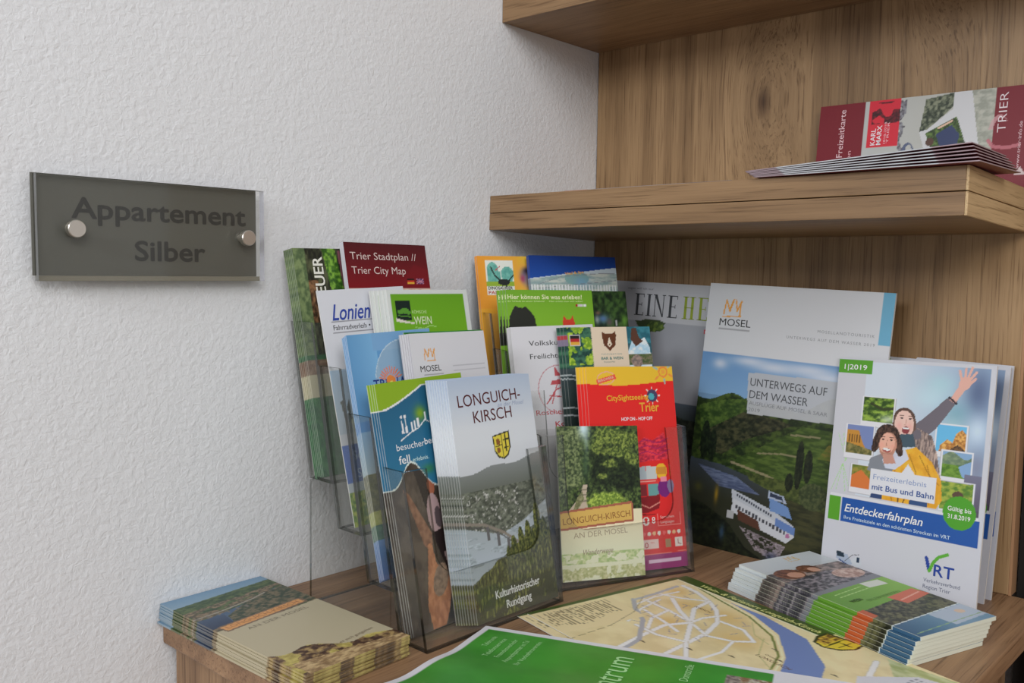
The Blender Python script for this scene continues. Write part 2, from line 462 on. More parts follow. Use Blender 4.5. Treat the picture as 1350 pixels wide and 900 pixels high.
def printed(name, cv, thick, page=PAGE, wrap=0.0, surf=None, parent=None):
    """a sheet, folder or magazine as one mesh: printed face in front, paper edges, back"""
    ny, nx = cv.ny, cv.nx; W, H = cv.W / 1000, cv.H / 1000
    x = cv.X / 1000; y = H - cv.Y / 1000
    z = surf(x, y) if surf else np.zeros_like(x)
    v = np.stack([x, y, z], -1).reshape(-1, 3)
    idx = np.arange(nx * ny).reshape(ny, nx)
    q = np.stack([idx[1:, :-1], idx[1:, 1:], idx[:-1, 1:], idx[:-1, :-1]], -1).reshape(-1, 4)
    loop = np.concatenate([idx[-1, :], idx[::-1, -1][1:], idx[0, ::-1][1:], idx[:, 0][1:-1]])
    k = len(loop); n = nx * ny
    top = v[loop].copy(); bot = top.copy(); bot[:, 2] -= thick; mid = top.copy(); mid[:, 2] -= thick * .12
    V = np.concatenate([v, top, mid, bot, bot]); i = np.arange(k); j = (i + 1) % k
    s0 = np.stack([n + i, n + k + i, n + k + j, n + j], -1)
    s1 = np.stack([n + k + i, n + 2 * k + i, n + 2 * k + j, n + k + j], -1)
    back = np.arange(n + 3 * k, n + 4 * k)[::-1]
    nq = len(q) + len(s0) + len(s1)
    me = bpy.data.meshes.new(name)
    me.vertices.add(len(V)); me.vertices.foreach_set('co', V.astype(np.float32).ravel())
    if surf:
        vb = v.copy(); vb[:, 2] -= thick; nb = len(V); V = np.concatenate([V, vb]); qb = q[:, ::-1] + nb
        me.vertices.add(n); me.vertices.foreach_set('co', V.astype(np.float32).ravel())
        back = np.arange(3); nq += len(qb)
    else: qb = q[:0]
    loops = np.concatenate([q.ravel(), s0.ravel(), s1.ravel(), qb.ravel(), back])
    me.loops.add(len(loops)); me.loops.foreach_set('vertex_index', loops.astype(np.int32))
    me.polygons.add(nq + 1)
    st = np.concatenate([np.arange(nq) * 4, [nq * 4]]).astype(np.int32)
    me.polygons.foreach_set('loop_start', st)
    me.polygons.foreach_set('loop_total', np.concatenate([np.full(nq, 4), [len(back)]]).astype(np.int32))
    face = ink(cv.p.reshape(-1, 3)); pg = ink(page)
    side = face[loop] * wrap + pg * (1 - wrap)
    side_b = face[loop] * wrap * .9 + pg * (1 - wrap * .9)
    cols = [face, side, side_b, side_b, np.tile(pg, (k, 1))] + ([np.tile(pg, (n, 1))] if surf else [])
    set_ink(me, np.concatenate(cols))
    me.materials.append(MAT['print']); me.update(calc_edges=True); me.validate()
    o = bpy.data.objects.new(name, me); COL.objects.link(o)
    if surf:
        sm = np.zeros(nq + 1, bool); sm[:len(q)] = True
        me.polygons.foreach_set('use_smooth', sm)
    if parent: o.parent = parent
    return o


def lettering(parent, cv, items, surf=None, name='lettering', lift=0.00012):
    g = text_geo(items)
    if g is None: return None
    P, F, C, Z = g
    x = P[:, 0] / 1000; y = cv.H / 1000 - P[:, 1] / 1000
    z = (surf(x, y) if surf else 0 * x) + lift + Z
    me = bpy.data.meshes.new(name); me.from_pydata(np.stack([x, y, z], 1).tolist(), [], F)
    set_ink(me, C); me.materials.append(MAT['print']); me.update()
    o = bpy.data.objects.new(name, me); COL.objects.link(o); o.parent = parent; o['kind'] = 'stuff'
    return o


def copy_thing(o, M2):
    c = o.copy(); COL.objects.link(c); c.matrix_world = M2
    for ch in o.children:
        d = ch.copy(); COL.objects.link(d); d.parent = c
        d.matrix_parent_inverse = ch.matrix_parent_inverse.copy()
    return c


def place(o, Mx): o.matrix_world = Mx; return o


ORD = ['', 'second', 'third', 'fourth', 'fifth', 'sixth', 'seventh', 'eighth', 'ninth', 'tenth']
# ------------------------------------------------------------------ clear brochure holders
Q1 = dict(x=0.21244, y=-0.48423, h=1.55619, a=0.21337, W=0.174, H=0.14388, D=0.03432, sb=0.04227, su=0.03783)
Q2 = dict(x=0.1942, y=-0.30621, h=1.18128, a=0.22146, W=0.17116, H=0.14871, D=0.03468, sb=0.04128, su=0.03746)


def holder(q, label, inset):
    root = empty('brochure_holder', (q['x'], q['y'], 0.0), q['h']); tag(root, label, 'brochure holder')
    W, H, D, a, t = q['W'], q['H'], q['D'], q['a'], 0.0027
    sa, ca = math.sin(a), math.cos(a)
    il, ir = inset
    tabw, cut, R = 0.024, 0.055, 0.020
    for k in range(4):
        m = MB(); y0, z0 = k * q['sb'], k * q['su'] + (0.0015 if k else 0)
        cutline = []
        xl, xr = tabw, W - tabw
        cutline.append((xr - .001, H))
        for i in range(9):
            an = -i / 8 * math.pi / 2; cutline.append((xr - R + R * math.cos(an), cut + R + R * math.sin(an)))
        for i in range(9):
            an = -math.pi / 2 - i / 8 * math.pi / 2; cutline.append((xl + R + R * math.cos(an), cut + R + R * math.sin(an)))
        cutline.append((xl + .001, H))
        poly = [(il, 0), (W - ir, 0), (W, H)] + cutline + [(0, H)]
        m.prism(poly, lambda u, v, w: (u, y0 + v * sa + w, z0 + v * ca), t, 0, 1)
        bpoly = [(il, 0), (W - ir, 0), (W, H), (0, H)]
        m.prism(bpoly, lambda u, v, w: (u, y0 + D - t + v * sa + w, z0 + v * ca), t, 0, 1)
        for side, ins in ((0, il), (1, ir)):
            def fn(bb, v, w, side=side, ins=ins):
                xx = (ins * (1 - v / H)); xx = xx + w if side == 0 else W - xx - w
                return (xx, y0 + v * sa + bb, z0 + v * ca)
            m.prism([(t, 0), (D - t, 0), (D - t, H), (t, H)], fn, t, 0, 1)
        m.prism([(il + t, t), (W - ir - t, t), (W - ir - t, D - t), (il + t, D - t)], lambda u, v, w: (u, y0 + v, z0 + w), 0.002, 0, 1)
        m.build('pocket', [MAT['clear'], MAT['clear_edge']], root)
    m = MB(); yb = 3 * q['sb'] + D - t
    m.box(il, W - ir, yb, yb + t, 0.0, 3 * q['su'], 0, 1, 1)
    m.build('rear_support', [MAT['clear'], MAT['clear_edge']], root)
    m = MB(); m.box(il, W - ir, D + .001, yb, 0.0003, 0.0022, 0, 1, 2)
    m.build('base_plate', [MAT['clear'], MAT['clear_edge']], root)
    for i in range(3):      # clear webs that carry the raised pockets
        m = MB(); y1 = (i + 1) * q['sb'] + D / 2
        m.box(W / 2 - .001, W / 2 + .001, y1 - .008, y1 + .008, 0.0023, (i + 1) * q['su'] + .001, 0, 1, 0)
        m.build('web', [MAT['clear'], MAT['clear_edge']], root)
    return root


holder(Q1, 'clear four-tier leaflet holder standing against the white plaster wall', (0.0, 0.006))
holder(Q2, 'clear four-tier leaflet holder in the corner, in front of the wood panel', (0.005, 0.007))


def fr(q, k, u0, v0, e, r):
    h, a = q['h'], q['a']
    w = np.array([math.cos(h), math.sin(h), 0]); b = np.array([-math.sin(h), math.cos(h), 0])
    V = math.cos(a) * np.array([0, 0, 1.]) + math.sin(a) * b
    P = np.array([q['x'], q['y'], 0.0]) + k * (q['sb'] * b + q['su'] * np.array([0, 0, 1.])) + u0 * w + v0 * V + e * b
    c, s = math.cos(r), math.sin(r)
    return frame_matrix(P, w * c + V * s, V * c - w * s)


def lean(x, y, z, h, a, r):
    w = np.array([math.cos(h), math.sin(h), 0]); b = np.array([-math.sin(h), math.cos(h), 0])
    V = math.cos(a) * np.array([0, 0, 1.]) + math.sin(a) * b
    c, s = math.cos(r), math.sin(r)
    return frame_matrix((x, y, z), w * c + V * s, V * c - w * s)


def flat(x, y, z, ang):
    return frame_matrix((x, y, z), (math.cos(ang), math.sin(ang), 0), (-math.sin(ang), math.cos(ang), 0))


def behind(o, n, du, dn, label, group, dv=0.0, rot=0.0):
    """more copies of the same print, each a little further back and to the left, so their edges fan out"""
    M0 = o.matrix_world.copy()
    for i in range(1, n + 1):
        j = 0.15 * math.sin(i * 5.1)
        D = Matrix.Translation((du * (i + j), dv * (i + j), -dn * i)) @ Matrix.Rotation(rot * i, 4, 'Z')
        c = copy_thing(o, M0 @ D); c['label'] = label if n == 1 else label + ', ' + ORD[i] + ' from the front'; c['group'] = group


WHITE = (196, 196, 200); BLK = (48, 48, 50)
BACK_NOTE = {}

# ---- front left: valley photo leaflet with a church-coloured title
cv = Canvas(105, 209, 0.85, (186, 190, 197))
cv.grad(cv.rect(0, 0, 105, 95), 0, (158, 170, 188), 45, (188, 191, 197))
cv.grad(cv.rect(0, 60, 105, 90), 60, (188, 191, 197), 84, (178, 180, 186))
hill = cv.below(lambda x: 83 - 8 * np.clip((x - 5) / 100, 0, 1) + 1.5 * np.sin(x / 9))
cv.grad(hill, 74, (128, 132, 134), 104, (92, 96, 88))
cv.leaves(hill & (cv.Y > 98), (70, 74, 66), (112, 116, 104), 5, 3, 4)
town = hill & cv.rect(0, 100, 70, 138)
cv.leaves(town & (vnoise(cv.X, cv.Y, 3, 2.4, 9, 2) > .68), (112, 112, 106), (176, 175, 172), 2, 2, 5)
water = cv.poly([(-1, 128), (18, 133), (42, 140), (70, 133), (106, 118), (106, 134), (80, 140), (62, 150), (40, 160), (-1, 176)])
cv.grad(water, 118, (140, 146, 150), 165, (156, 164, 174)); cv.leaves(water & (vnoise(cv.X, cv.Y, 14, 3, 31, 2) > .6), (128, 136, 142), (160, 168, 176), 8, 2, 6)
cv.put(cv.line([(-1, 124), (22, 128), (44, 138), (62, 150), (70, 158)], 2.6), (126, 118, 110))
cv.put(cv.line([(-1, 126.5), (22, 131), (44, 141), (60, 153)], 1.1), (84, 82, 82))
for bx, by in ((24, 130), (36, 137), (48, 144), (58, 151)): cv.put(cv.rect(bx, by, bx + 3.4, by + 12), (96, 94, 96))
vine = cv.below(lambda x: 176 - 26 * np.clip(x / 60, 0, 1) - 6 * np.clip((x - 60) / 45, 0, 1) + 1.0 * np.sin(x / 3))
cv.leaves(vine, (58, 62, 34), (124, 126, 66), 3, 6, 7, 3, 2.4)
stripe = vine & (np.sin(cv.X * 1.5 + cv.Y * .12) > .55); cv.leaves(stripe, (50, 52, 34), (84, 84, 48), 3, 4, 8)
for tx, ty, tw, th in ((66, 140, 8, 22), (76, 136, 9, 26), (90, 122, 10, 36), (56, 146, 8, 18), (48, 154, 6, 12), (98, 136, 9, 24), (83, 144, 8, 18), (40, 162, 6, 10)):
    cv.leaves(cv.ell(tx, ty + th / 2, tw / 2, th / 2 + 3), (46, 54, 34), (116, 118, 62), 2.5, 3, 11, 3, 2.5)
cv.grad(cv.below(lambda x: 184 + 0 * x) & (vnoise(cv.X, cv.Y, 9, 6, 12, 2) > .42), 184, (74, 76, 52), 209, (66, 66, 48))
# coat of arms
cv.Y += 1; sh = cv.poly([(46, 54), (68, 51), (68, 66), (64, 73), (58, 76), (51, 74), (47, 68)])
cv.put(sh, (52, 50, 30)); sh2 = cv.poly([(47.3, 55), (66.8, 52.4), (66.8, 65.6), (63, 72), (58, 74.6), (52, 72.6), (48.2, 67.4)])
cv.put(sh2, (196, 180, 66)); cv.put(sh2 & cv.line([(57.5, 50), (57.5, 76)], 1.2), (52, 50, 30))
cv.put(sh2 & (cv.line([(62.5, 54), (62.5, 69)], 1.4) | cv.line([(59.6, 59), (65.6, 58.4)], 1.4) | cv.line([(60, 66), (65, 65.4)], 1.2)), (52, 50, 30))
cv.put(sh2 & (cv.ell(52.6, 60, 2.6, 3) | cv.ell(52.4, 67.4, 2.4, 2.6)), (128, 84, 44)); cv.put(sh2 & cv.line([(49, 64), (56.5, 63)], 1.0), (60, 50, 34)); cv.Y -= 1
o = printed('leaflet', cv, 0.0014, wrap=0.75)
place(o, fr(Q1, 0, .062, .0045, .0045, -.008)); lettering(o, cv, [
    ('LONGUICH-', 9.5, 24.5, 10.6, (84, 36, 40), {'w': 80, 'rot': 1.5}), ('KIRSCH', 26, 39.6, 10.6, (84, 36, 40), {'w': 49, 'rot': 1.5}),
    ('an der Mosel', 58, 27.5, 3.8, (140, 150, 172), {'sh': .3, 'w': 35}),
    ('Kulturhistorischer', 25, 192.5, 6.6, (222, 222, 220), {'w': 57, 'b': .05, 'rot': 1}), ('Rundgang', 37, 203, 6.6, (222, 222, 220), {'w': 32, 'b': .05, 'rot': 1})])
tag(o, 'front leaflet of a valley and bridge photo with a shield, in the wall-side holder', 'leaflet')
behind(o, 8, -.0016, .0015, 'valley and bridge leaflet in the wall-side holder, margin only', 'valley leaflets in the wall-side holder', .0003)

# ---- front left: blue and green mine leaflet
cv = Canvas(99, 210, 0.85, (38, 96, 124))
cv.grad(cv.rect(0, 0, 99, 210), 0, (34, 88, 118), 80, (44, 108, 140))
wavy = lambda x: 23 - 17 * np.clip((x - 4) / 46, 0, 1) ** 1.3
cv.put(cv.Y < wavy(cv.X), (128, 158, 38)); cv.put(np.abs(cv.Y - wavy(cv.X)) < 0.8, (206, 216, 206))
cv.blob(44, 30, 6, 6, (120, 150, 40)); cv.blob(44, 78, 7, 4, (60, 120, 60), .7)
cv.put(cv.line([(19, 50), (30, 45), (40, 42), (48, 36), (56, 40)], 1.0), WHITE)
for px_ in (21, 25): cv.put(cv.poly([(px_, 45), (px_ + 1.5, 31), (px_ + 3, 45)]) | cv.ell(px_ + 1.5, 30.5, 1.3, 1.5), WHITE)
cv.put(cv.rect(32, 36, 34, 44) | cv.rect(35.5, 35, 37.5, 43) | cv.rect(39, 34, 41, 41.5) | cv.rect(48.5, 29, 49.5, 36), WHITE)
edge = lambda x: 92 + 3 * np.sin(x / 6) - 20 * np.exp(-((x - 24) / 17.) ** 2)
ph = cv.Y > edge(cv.X)
cv.leaves(ph, (66, 58, 52), (92, 82, 72), 10, 18, 21); cv.put(np.abs(cv.Y - edge(cv.X)) < 0.8, (188, 196, 192))
cv.put(cv.poly([(26, 76), (44, 76), (46, 108), (34, 112)]) & ph, (30, 26, 24))
cv.put(cv.ell(43, 92, 4, 8) & ph, (150, 92, 70)); cv.put(cv.ell(42, 116, 7.5, 17), (156, 132, 134)); cv.put(cv.ell(46, 120, 4, 9), (84, 72, 76))
cv.put(cv.poly([(36, 132), (50, 130), (58, 178), (52, 180)]), (44, 34, 34)); cv.put(cv.poly([(46, 150), (52, 150), (56, 170), (51, 172)]), (150, 128, 128))
cv.leaves(cv.poly([(12, 90), (18, 96), (36, 132), (34, 150), (26, 140)]), (118, 84, 66), (142, 106, 84), 4, 8, 22)
cv.leaves(cv.poly([(30, 140), (34, 140), (36, 158), (48, 172), (56, 182), (44, 196), (36, 210), (22, 210), (20, 190)]), (150, 100, 70), (176, 124, 90), 5, 9, 23)
cv.leaves(cv.ell(38, 172, 8, 14, .4), (110, 92, 80), (140, 118, 100), 4, 4, 24)
cv.put(cv.poly([(48, 184), (99, 170), (99, 210), (38, 210)]), (54, 46, 42))
o = printed('leaflet', cv, 0.0013, wrap=0.7)
place(o, fr(Q1, 0, .0078, .0035, .0240, .035)); lettering(o, cv, [
    ('besucher', 12.5, 58, 5.6, WHITE, {'w': 31}), ('bergwerk', 43.8, 57.2, 5.6, WHITE, {'w': 33, 'b': .02}),
    ('fell', 13, 69.5, 7.0, WHITE, {'w': 12, 'b': .008}), ('erlebnis.', 28, 69.5, 3.6, (176, 200, 206), {'w': 18})])
tag(o, 'blue leaflet with a green top wave and cave picture, front tier beside the valley leaflets', 'leaflet')
behind(o, 3, -.0014, .0014, 'blue mine leaflet in the wall-side holder, margin only', 'mine leaflets in the wall-side holder')

# ---- third tier left: light blue lake leaflet with a sun
cv = Canvas(95, 210, 0.9, (104, 150, 186))
cv.grad(cv.rect(0, 0, 95, 210), 0, (96, 142, 180), 60, (70, 130, 184))
cv.grad(cv.rect(0, 0, 30, 75), 0, (90, 138, 178), 30, (112, 158, 192), True)
cv.put(cv.rect(26, -1, 96, 16) & (cv.X > 26), (110, 150, 186)); cv.put(cv.ell(60, 45, 36, 38), (140, 160, 176), .75)
cv.put(cv.ell(60, 45, 36, 38) & ~cv.ell(60, 45, 35.3, 37.3), (170, 184, 194))
cv.Y += 6
for i in range(11):
    an = math.radians(200 + i * 14); cv.put(cv.line([(41 + 7 * math.cos(an), 50 + 7 * math.sin(an)), (41 + 13 * math.cos(an), 50 + 13 * math.sin(an))], 1.2), (206, 112, 66))
cv.put(cv.ell(41, 50, 5.4, 5.6), (222, 124, 60)); cv.put(cv.ell(41, 52.5, 2.2, 3), (240, 190, 90)); cv.put(cv.rect(20, 55.5, 75, 60), (104, 146, 182)); cv.Y -= 6
cv.leaves(cv.rect(0, 120, 95, 152), (84, 88, 62), (112, 112, 74), 6, 5, 3); cv.leaves(cv.rect(0, 152, 95, 164), (140, 148, 72), (160, 160, 90), 8, 4, 4)
cv.leaves(cv.rect(0, 164, 95, 176), (52, 96, 84), (70, 112, 90), 8, 4, 5); cv.grad(cv.rect(0, 176, 95, 211), 176, (84, 126, 176), 210, (70, 104, 160))
cv.grad(cv.rect(0, 84, 95, 120), 84, (120, 158, 190), 120, (150, 168, 178))
o = printed('leaflet', cv, 0.0014, wrap=0.7)
place(o, fr(Q1, 1, .0085, .004, .0215, .035)); lettering(o, cv, [
    ('TRi', 21, 49, 8, (38, 62, 128), {'w': 15, 'b': .03}), ('LAGO', 47.5, 49, 8, (38, 62, 128), {'w': 22, 'b': .03})])
tag(o, 'light blue leaflet with a small orange sun, third row of the wall-side holder', 'leaflet')
behind(o, 3, -.0004, .0014, 'light blue sun leaflet, margin only', 'lake leaflets in the wall-side holder', -.0006)

# ---- third tier right: white leaflet with an ochre crown
cv = Canvas(94, 210, 0.9, (186, 186, 190))
def crown(cv, x, y, s, col=(196, 140, 62)):
    pts = [(0, 0), (.10, .62), (.30, .14), (.46, .66), (.56, .66), (.66, .16), (.84, .62), (.80, -.02)]
    P = [(x + a * s, y - b * s) for a, b in pts]
    cv.put(cv.line(P[:3] + P[3:4], .07 * s) | cv.line(P[4:], .07 * s) | cv.line([(x + .28 * s, y - .16 * s), (x + .42 * s, y - .6 * s)], .08 * s), col)
    cv.put(cv.line([(x - .02 * s, y + .12 * s), (x + .86 * s, y + .06 * s)], .05 * s), col)
crown(cv, 15, 24, 15)
cv.put(cv.rect(12, 37.2, 36, 38.2), (120, 120, 124), .7); cv.put(cv.rect(48, 31.4, 90, 32.2), (160, 160, 165)); cv.put(cv.rect(48, 35.6, 90, 36.4), (165, 165, 170))
cv.grad(cv.rect(0, 52, 94, 211), 52, (90, 130, 170), 120, (60, 84, 50))
o = printed('leaflet', cv, 0.0013, page=(150, 146, 150), wrap=0.3)
place(o, fr(Q1, 1, .058, .004, .0065, .0)); lettering(o, cv, [('MOSEL', 8.5, 35, 5.6, BLK, {'w': 25})])
tag(o, 'white leaflet with a small ochre crown, third row of the wall-side holder', 'leaflet')
behind(o, 4, -.0014, .0014, 'white crown leaflet with dark margin', 'crown leaflets in the wall-side holder')
cv = Canvas(99, 210, 3.0, (52, 120, 56)); cv.leaves(cv.rect(0, 0, 99, 210), (46, 112, 50), (60, 130, 60), 20, 20, 2)
o = printed('leaflet', cv, 0.0013, wrap=.6); place(o, fr(Q1, 1, .0600, .0045, .0165, -.004))
tag(o, 'green leaflet peeking out at the right behind the white crown leaflets', 'leaflet')

# ---- second tier left: white cycle hire leaflet
cv = Canvas(99, 210, 0.9, (186, 188, 194))
cv.put(cv.rect(10, 28.4, 56, 29.0), (120, 120, 126)); cv.put(cv.rect(10, 38.6, 56, 39.2), (120, 120, 126))
cv.put(cv.line([(18, 66), (26, 58), (36, 56)], .7), (160, 170, 200))
cv.grad(cv.rect(0, 72, 99, 128), 72, (150, 170, 190), 128, (166, 176, 186))
for i in range(7):
    x0 = 6 + i * 6; cv.put(cv.poly([(x0, 100 + (i % 3) * 5), (x0 + 3.5, 98), (x0 + 5, 136 - i * 2)]), (96, 100, 96)); cv.put(cv.poly([(x0 + 2, 118), (x0 + 4.5, 116), (x0 + 4.8, 134)]), (176, 180, 160))
cv.put(cv.rect(0, 138, 99, 176), (84, 112, 176)); cv.leaves(cv.rect(0, 176, 99, 211), (84, 124, 50), (170, 178, 84), 4, 5, 13)
cv.put(cv.rect(0, 172, 99, 180), (176, 184, 190))
o = printed('leaflet', cv, 0.0012, wrap=0.1)
place(o, fr(Q1, 2, .0075, .0035, .0185, .045)); lettering(o, cv, [
    ('Lonien', 12, 27.5, 14.5, (48, 70, 148), {'w': 43, 'sh': .35, 'b': .012}), ('Fahrradverleih', 11.5, 36.4, 4.6, BLK, {'w': 37}), ('\u2022', 51, 36.6, 5, BLK),
    ('Sch', 10, 152, 8, (150, 170, 214), {'b': .01}), ('Sp', 12, 168, 8, (150, 170, 214))])
tag(o, 'white cycle hire leaflet with slanted blue writing, second row of the wall-side holder', 'leaflet')

# ---- second tier right: green wine leaflet with white border
cv = Canvas(103, 210, 0.9, (186, 190, 188))
cv.grad(cv.rect(4.5, 4.2, 97.5, 206), 4, (98, 150, 36), 60, (116, 168, 40))
cv.put(cv.rect(8.5, 10, 27, 29), (24, 42, 38)); cv.put(cv.ell(14, 21, 4, 2) | cv.ell(19, 20, 5, 2.6) | cv.ell(23.6, 22, 3, 1.6), (86, 140, 52))
cv.put(cv.line([(11, 24), (15, 25.5), (21, 25), (25, 26)], 1), (86, 140, 52))
cv.put(cv.poly([(8, 27), (18, 29.5), (29, 31.5), (29, 33), (16, 31.4), (8, 30)]), (196, 190, 180)); cv.put(cv.line([(30, 36), (40, 38), (48, 35), (56, 36)], .8), (150, 190, 110))
o = printed('leaflet', cv, 0.0013, wrap=0.25)
place(o, fr(Q1, 2, .066, .0045, .0060, .0)); lettering(o, cv, [
    ('R\u00d6MISCHE', 28, 23, 3.0, (176, 206, 140), {'w': 18}), ('WEIN', 29, 33.5, 7.6, (190, 212, 166), {'w': 22, 'b': .01}), ('STRASSE', 32, 38.5, 2.2, (150, 190, 110), {'w': 14, 'sh': .3})])
tag(o, 'green wine route leaflet with white border and tiny dark emblem, second row', 'leaflet')
behind(o, 4, -.0036, .0014, 'green wine route leaflet, white margin showing', 'wine route leaflets in the wall-side holder')

# ---- back tier left: dark forest adventure leaflet
cv = Canvas(99, 210, 0.9, (40, 42, 36))
cv.leaves(cv.rect(0, 0, 99, 210), (34, 36, 30), (84, 88, 64), 5, 14, 5)
cv.leaves(cv.rect(0, 0, 13, 210), (78, 96, 66), (118, 134, 92), 5, 7, 6); cv.leaves(cv.rect(13, 30, 24, 70), (60, 44, 32), (134, 100, 70), 4, 6, 7)
cv.leaves(cv.poly([(32, 0), (47, 0), (54, 60), (40, 60)]), (48, 84, 28), (118, 158, 58), 4, 5, 8)
cv.put(cv.poly([(49.5, 4), (52, 0), (58, 60), (54, 60)]), (128, 80, 90))
cv.leaves(cv.rect(0, 100, 99, 210), (44, 92, 62), (64, 116, 74), 6, 6, 3); cv.put(cv.rect(0, 118, 26, 138), (170, 164, 140)); cv.leaves(cv.rect(0, 104, 30, 118), (110, 84, 70), (140, 120, 100), 5, 4, 6)
o = printed('leaflet', cv, 0.0012, wrap=0.85)
place(o, fr(Q1, 3, .0060, .0035, .0205, .02)); lettering(o, cv, [('ABENTEUER', 31, 92, 11, (206, 204, 190), {'rot': 90, 'w': 84, 'b': .045})])
tag(o, 'dark woodland leaflet with upright white capitals, back row nearest the wall', 'leaflet')
behind(o, 5, -.0008, .0014, 'dark woodland leaflet fanned out left in the back row', 'woodland leaflets in the wall-side holder', -.0002)

# ---- back tier right: dark red city map
cv = Canvas(102, 210, 0.9, (98, 28, 36))
cv.grad(cv.rect(0, 0, 102, 45), 0, (82, 30, 36), 45, (124, 24, 34))
cv.put(cv.poly([(60, 45), (84, 20), (102, 26), (102, 45)]), (120, 28, 38), .5)
cv.put(cv.rect(0, 44.4, 102, 52), (196, 170, 160)); cv.leaves(cv.rect(0, 45.5, 102, 120), (176, 140, 124), (200, 184, 170), 8, 3, 4)
cv.put(cv.rect(73, 35, 82, 36.6), (40, 30, 30)); cv.put(cv.rect(73, 36.6, 82, 38.3), (180, 50, 40)); cv.put(cv.rect(73, 38.3, 82, 40), (206, 160, 60))
cv.put(cv.rect(85, 35, 94, 40), (70, 58, 100)); cv.put(cv.line([(85, 35), (94, 40)], .9) | cv.line([(94, 35), (85, 40)], .9) | cv.line([(89.5, 35), (89.5, 40)], 1) | cv.line([(85, 37.5), (94, 37.5)], 1), (176, 120, 140))
o = printed('city_map', cv, 0.0062, page=(176, 174, 182))
place(o, fr(Q1, 3, .050, .011, .0070, .0)); lettering(o, cv, [
    ('Trier Stadtplan //', 6, 16.5, 7.2, (192, 176, 172), {'w': 82, 'b': -.003}), ('Trier City Map', 6, 30.5, 7.2, (192, 176, 172), {'w': 66, 'b': -.003})])
tag(o, 'dark red folded city map with white title, back row of the wall-side holder', 'city map')

# ---- right holder, front tier left: forest path leaflet with beige lower half
cv = Canvas(94, 150, 0.7, (196, 188, 160))
top = cv.rect(0, 0, 94, 84)
cv.leaves(top, (30, 42, 26), (88, 106, 56), 4, 4, 31, 4, 3.0)
tm = top.astype(float)
for k, (bx, by, rx, ry) in enumerate(((6, 10, 16, 14), (14, 34, 14, 16), (4, 58, 12, 16), (22, 8, 8, 10), (18, 52, 8, 10))): cv.soft(bx, by, rx, ry, (52, 66, 44), (136, 146, 102), 3.4, 300 + k, .8, tm)
for k, (bx, by, rx, ry) in enumerate(((64, 46, 24, 16), (50, 32, 12, 14), (80, 54, 18, 12), (44, 52, 8, 8))): cv.soft(bx, by, rx, ry, (16, 26, 18), (48, 62, 34), 4.0, 320 + k, .85, tm)
for k, (bx, by, rx, ry) in enumerate(((58, 10, 15, 9), (80, 14, 14, 8), (70, 26, 16, 5), (46, 20, 7, 7), (86, 34, 9, 5), (60, 38, 9, 4), (50, 50, 5, 3))): cv.soft(bx, by, rx, ry, (58, 74, 34), (146, 158, 76), 2.8, 340 + k, .8, tm)
cv.blob(31, 2, 6, 10, (182, 200, 208), 1, top); cv.blob(33, 14, 2.6, 14, (140, 160, 160), .55, top); cv.blob(31, 40, 4, 14, (60, 84, 62), .7, top)
cv.put(cv.poly([(27, 58), (32, 58), (30, 70), (32, 84), (8, 84), (16, 76), (24, 68)]), (166, 152, 136)); cv.leaves(cv.poly([(20, 70), (26, 64), (28, 72), (18, 84), (14, 84)]), (96, 98, 66), (136, 134, 100), 3, 2, 41)
for yy in (63, 68, 74): cv.put(cv.line([(22, yy), (31, yy - .5)], 1.6), (96, 92, 74), .6)
cv.soft(54, 74, 22, 7, (92, 116, 44), (160, 178, 80), 3, 35, .95, tm)
cv.put(cv.poly([(0, 83), (82, 76), (84, 79), (84, 96), (0, 101.5)]), (150, 88, 70)); cv.put(cv.poly([(0, 85), (81.5, 78.4), (82, 94), (0, 99.4)]), (186, 154, 84))
low = cv.below(lambda x: 101.5 - x * .066) & (cv.X <= 94)
cv.grad(low, 96, (200, 190, 162), 125, (206, 200, 176)); cv.leaves(cv.rect(0, 124, 94, 134) & (vnoise(cv.X, cv.Y, 8, 4, 44, 3) > .42), (150, 170, 112), (188, 192, 150), 4, 3, 36)
cv.leaves(cv.rect(0, 138, 94, 150) & (vnoise(cv.X, cv.Y, 6, 6, 45, 3) > .4), (156, 160, 108), (190, 188, 150), 4, 3, 37)
o = printed('leaflet', cv, 0.002, wrap=.2)
place(o, fr(Q2, 0, .0135, .0065, .0045, -.046)); lettering(o, cv, [
    ('LONGUICH-KIRSCH', 3, 96.0, 6.2, (134, 92, 52), {'w': 77, 'rot': 3.8}), ('AN DER MOSEL', 14, 109.5, 5.4, (150, 134, 112), {'w': 62, 'rot': 2.5, 'b': -.004}),
    ('Wanderwege', 24, 126, 5.4, (140, 122, 104), {'w': 34, 'sh': .35, 'rot': 1.5})])
tag(o, 'forest path leaflet with beige lower half, front pocket of the corner holder', 'leaflet')

# ---- right holder, front tier right: red sightseeing leaflet
cv = Canvas(106, 209, 0.85, (198, 34, 34))
cv.grad(cv.rect(0, 0, 106, 210), 0, (204, 36, 32), 150, (196, 40, 40))
cv.put(cv.Y < 17.5 + 2.2 * np.sin(cv.X / 25), (224, 166, 46))
cv.put(cv.ell(94, 6, 6, 6) & ~cv.ell(94, 6, 4.2, 4.2), (222, 120, 60)); cv.put(cv.ell(94, 6, 2.4, 2.4), (230, 140, 60))
for i in range(6):
    an = i * 1.05 + .4; cv.put(cv.line([(94 + 8 * math.cos(an), 6 + 8 * math.sin(an)), (94 + 12.5 * math.cos(an), 6 + 12.5 * math.sin(an))], 2.2), (140, 160, 150) if i % 2 else (222, 130, 60))
cv.put(cv.ell(23, 12, 11, 7, -.15) & ~cv.ell(23, 12, 10, 6, -.15), (226, 150, 130)); cv.put(cv.poly([(11, 13.6), (34, 8), (35.4, 12.6), (12.4, 18.2)]), (206, 74, 60))
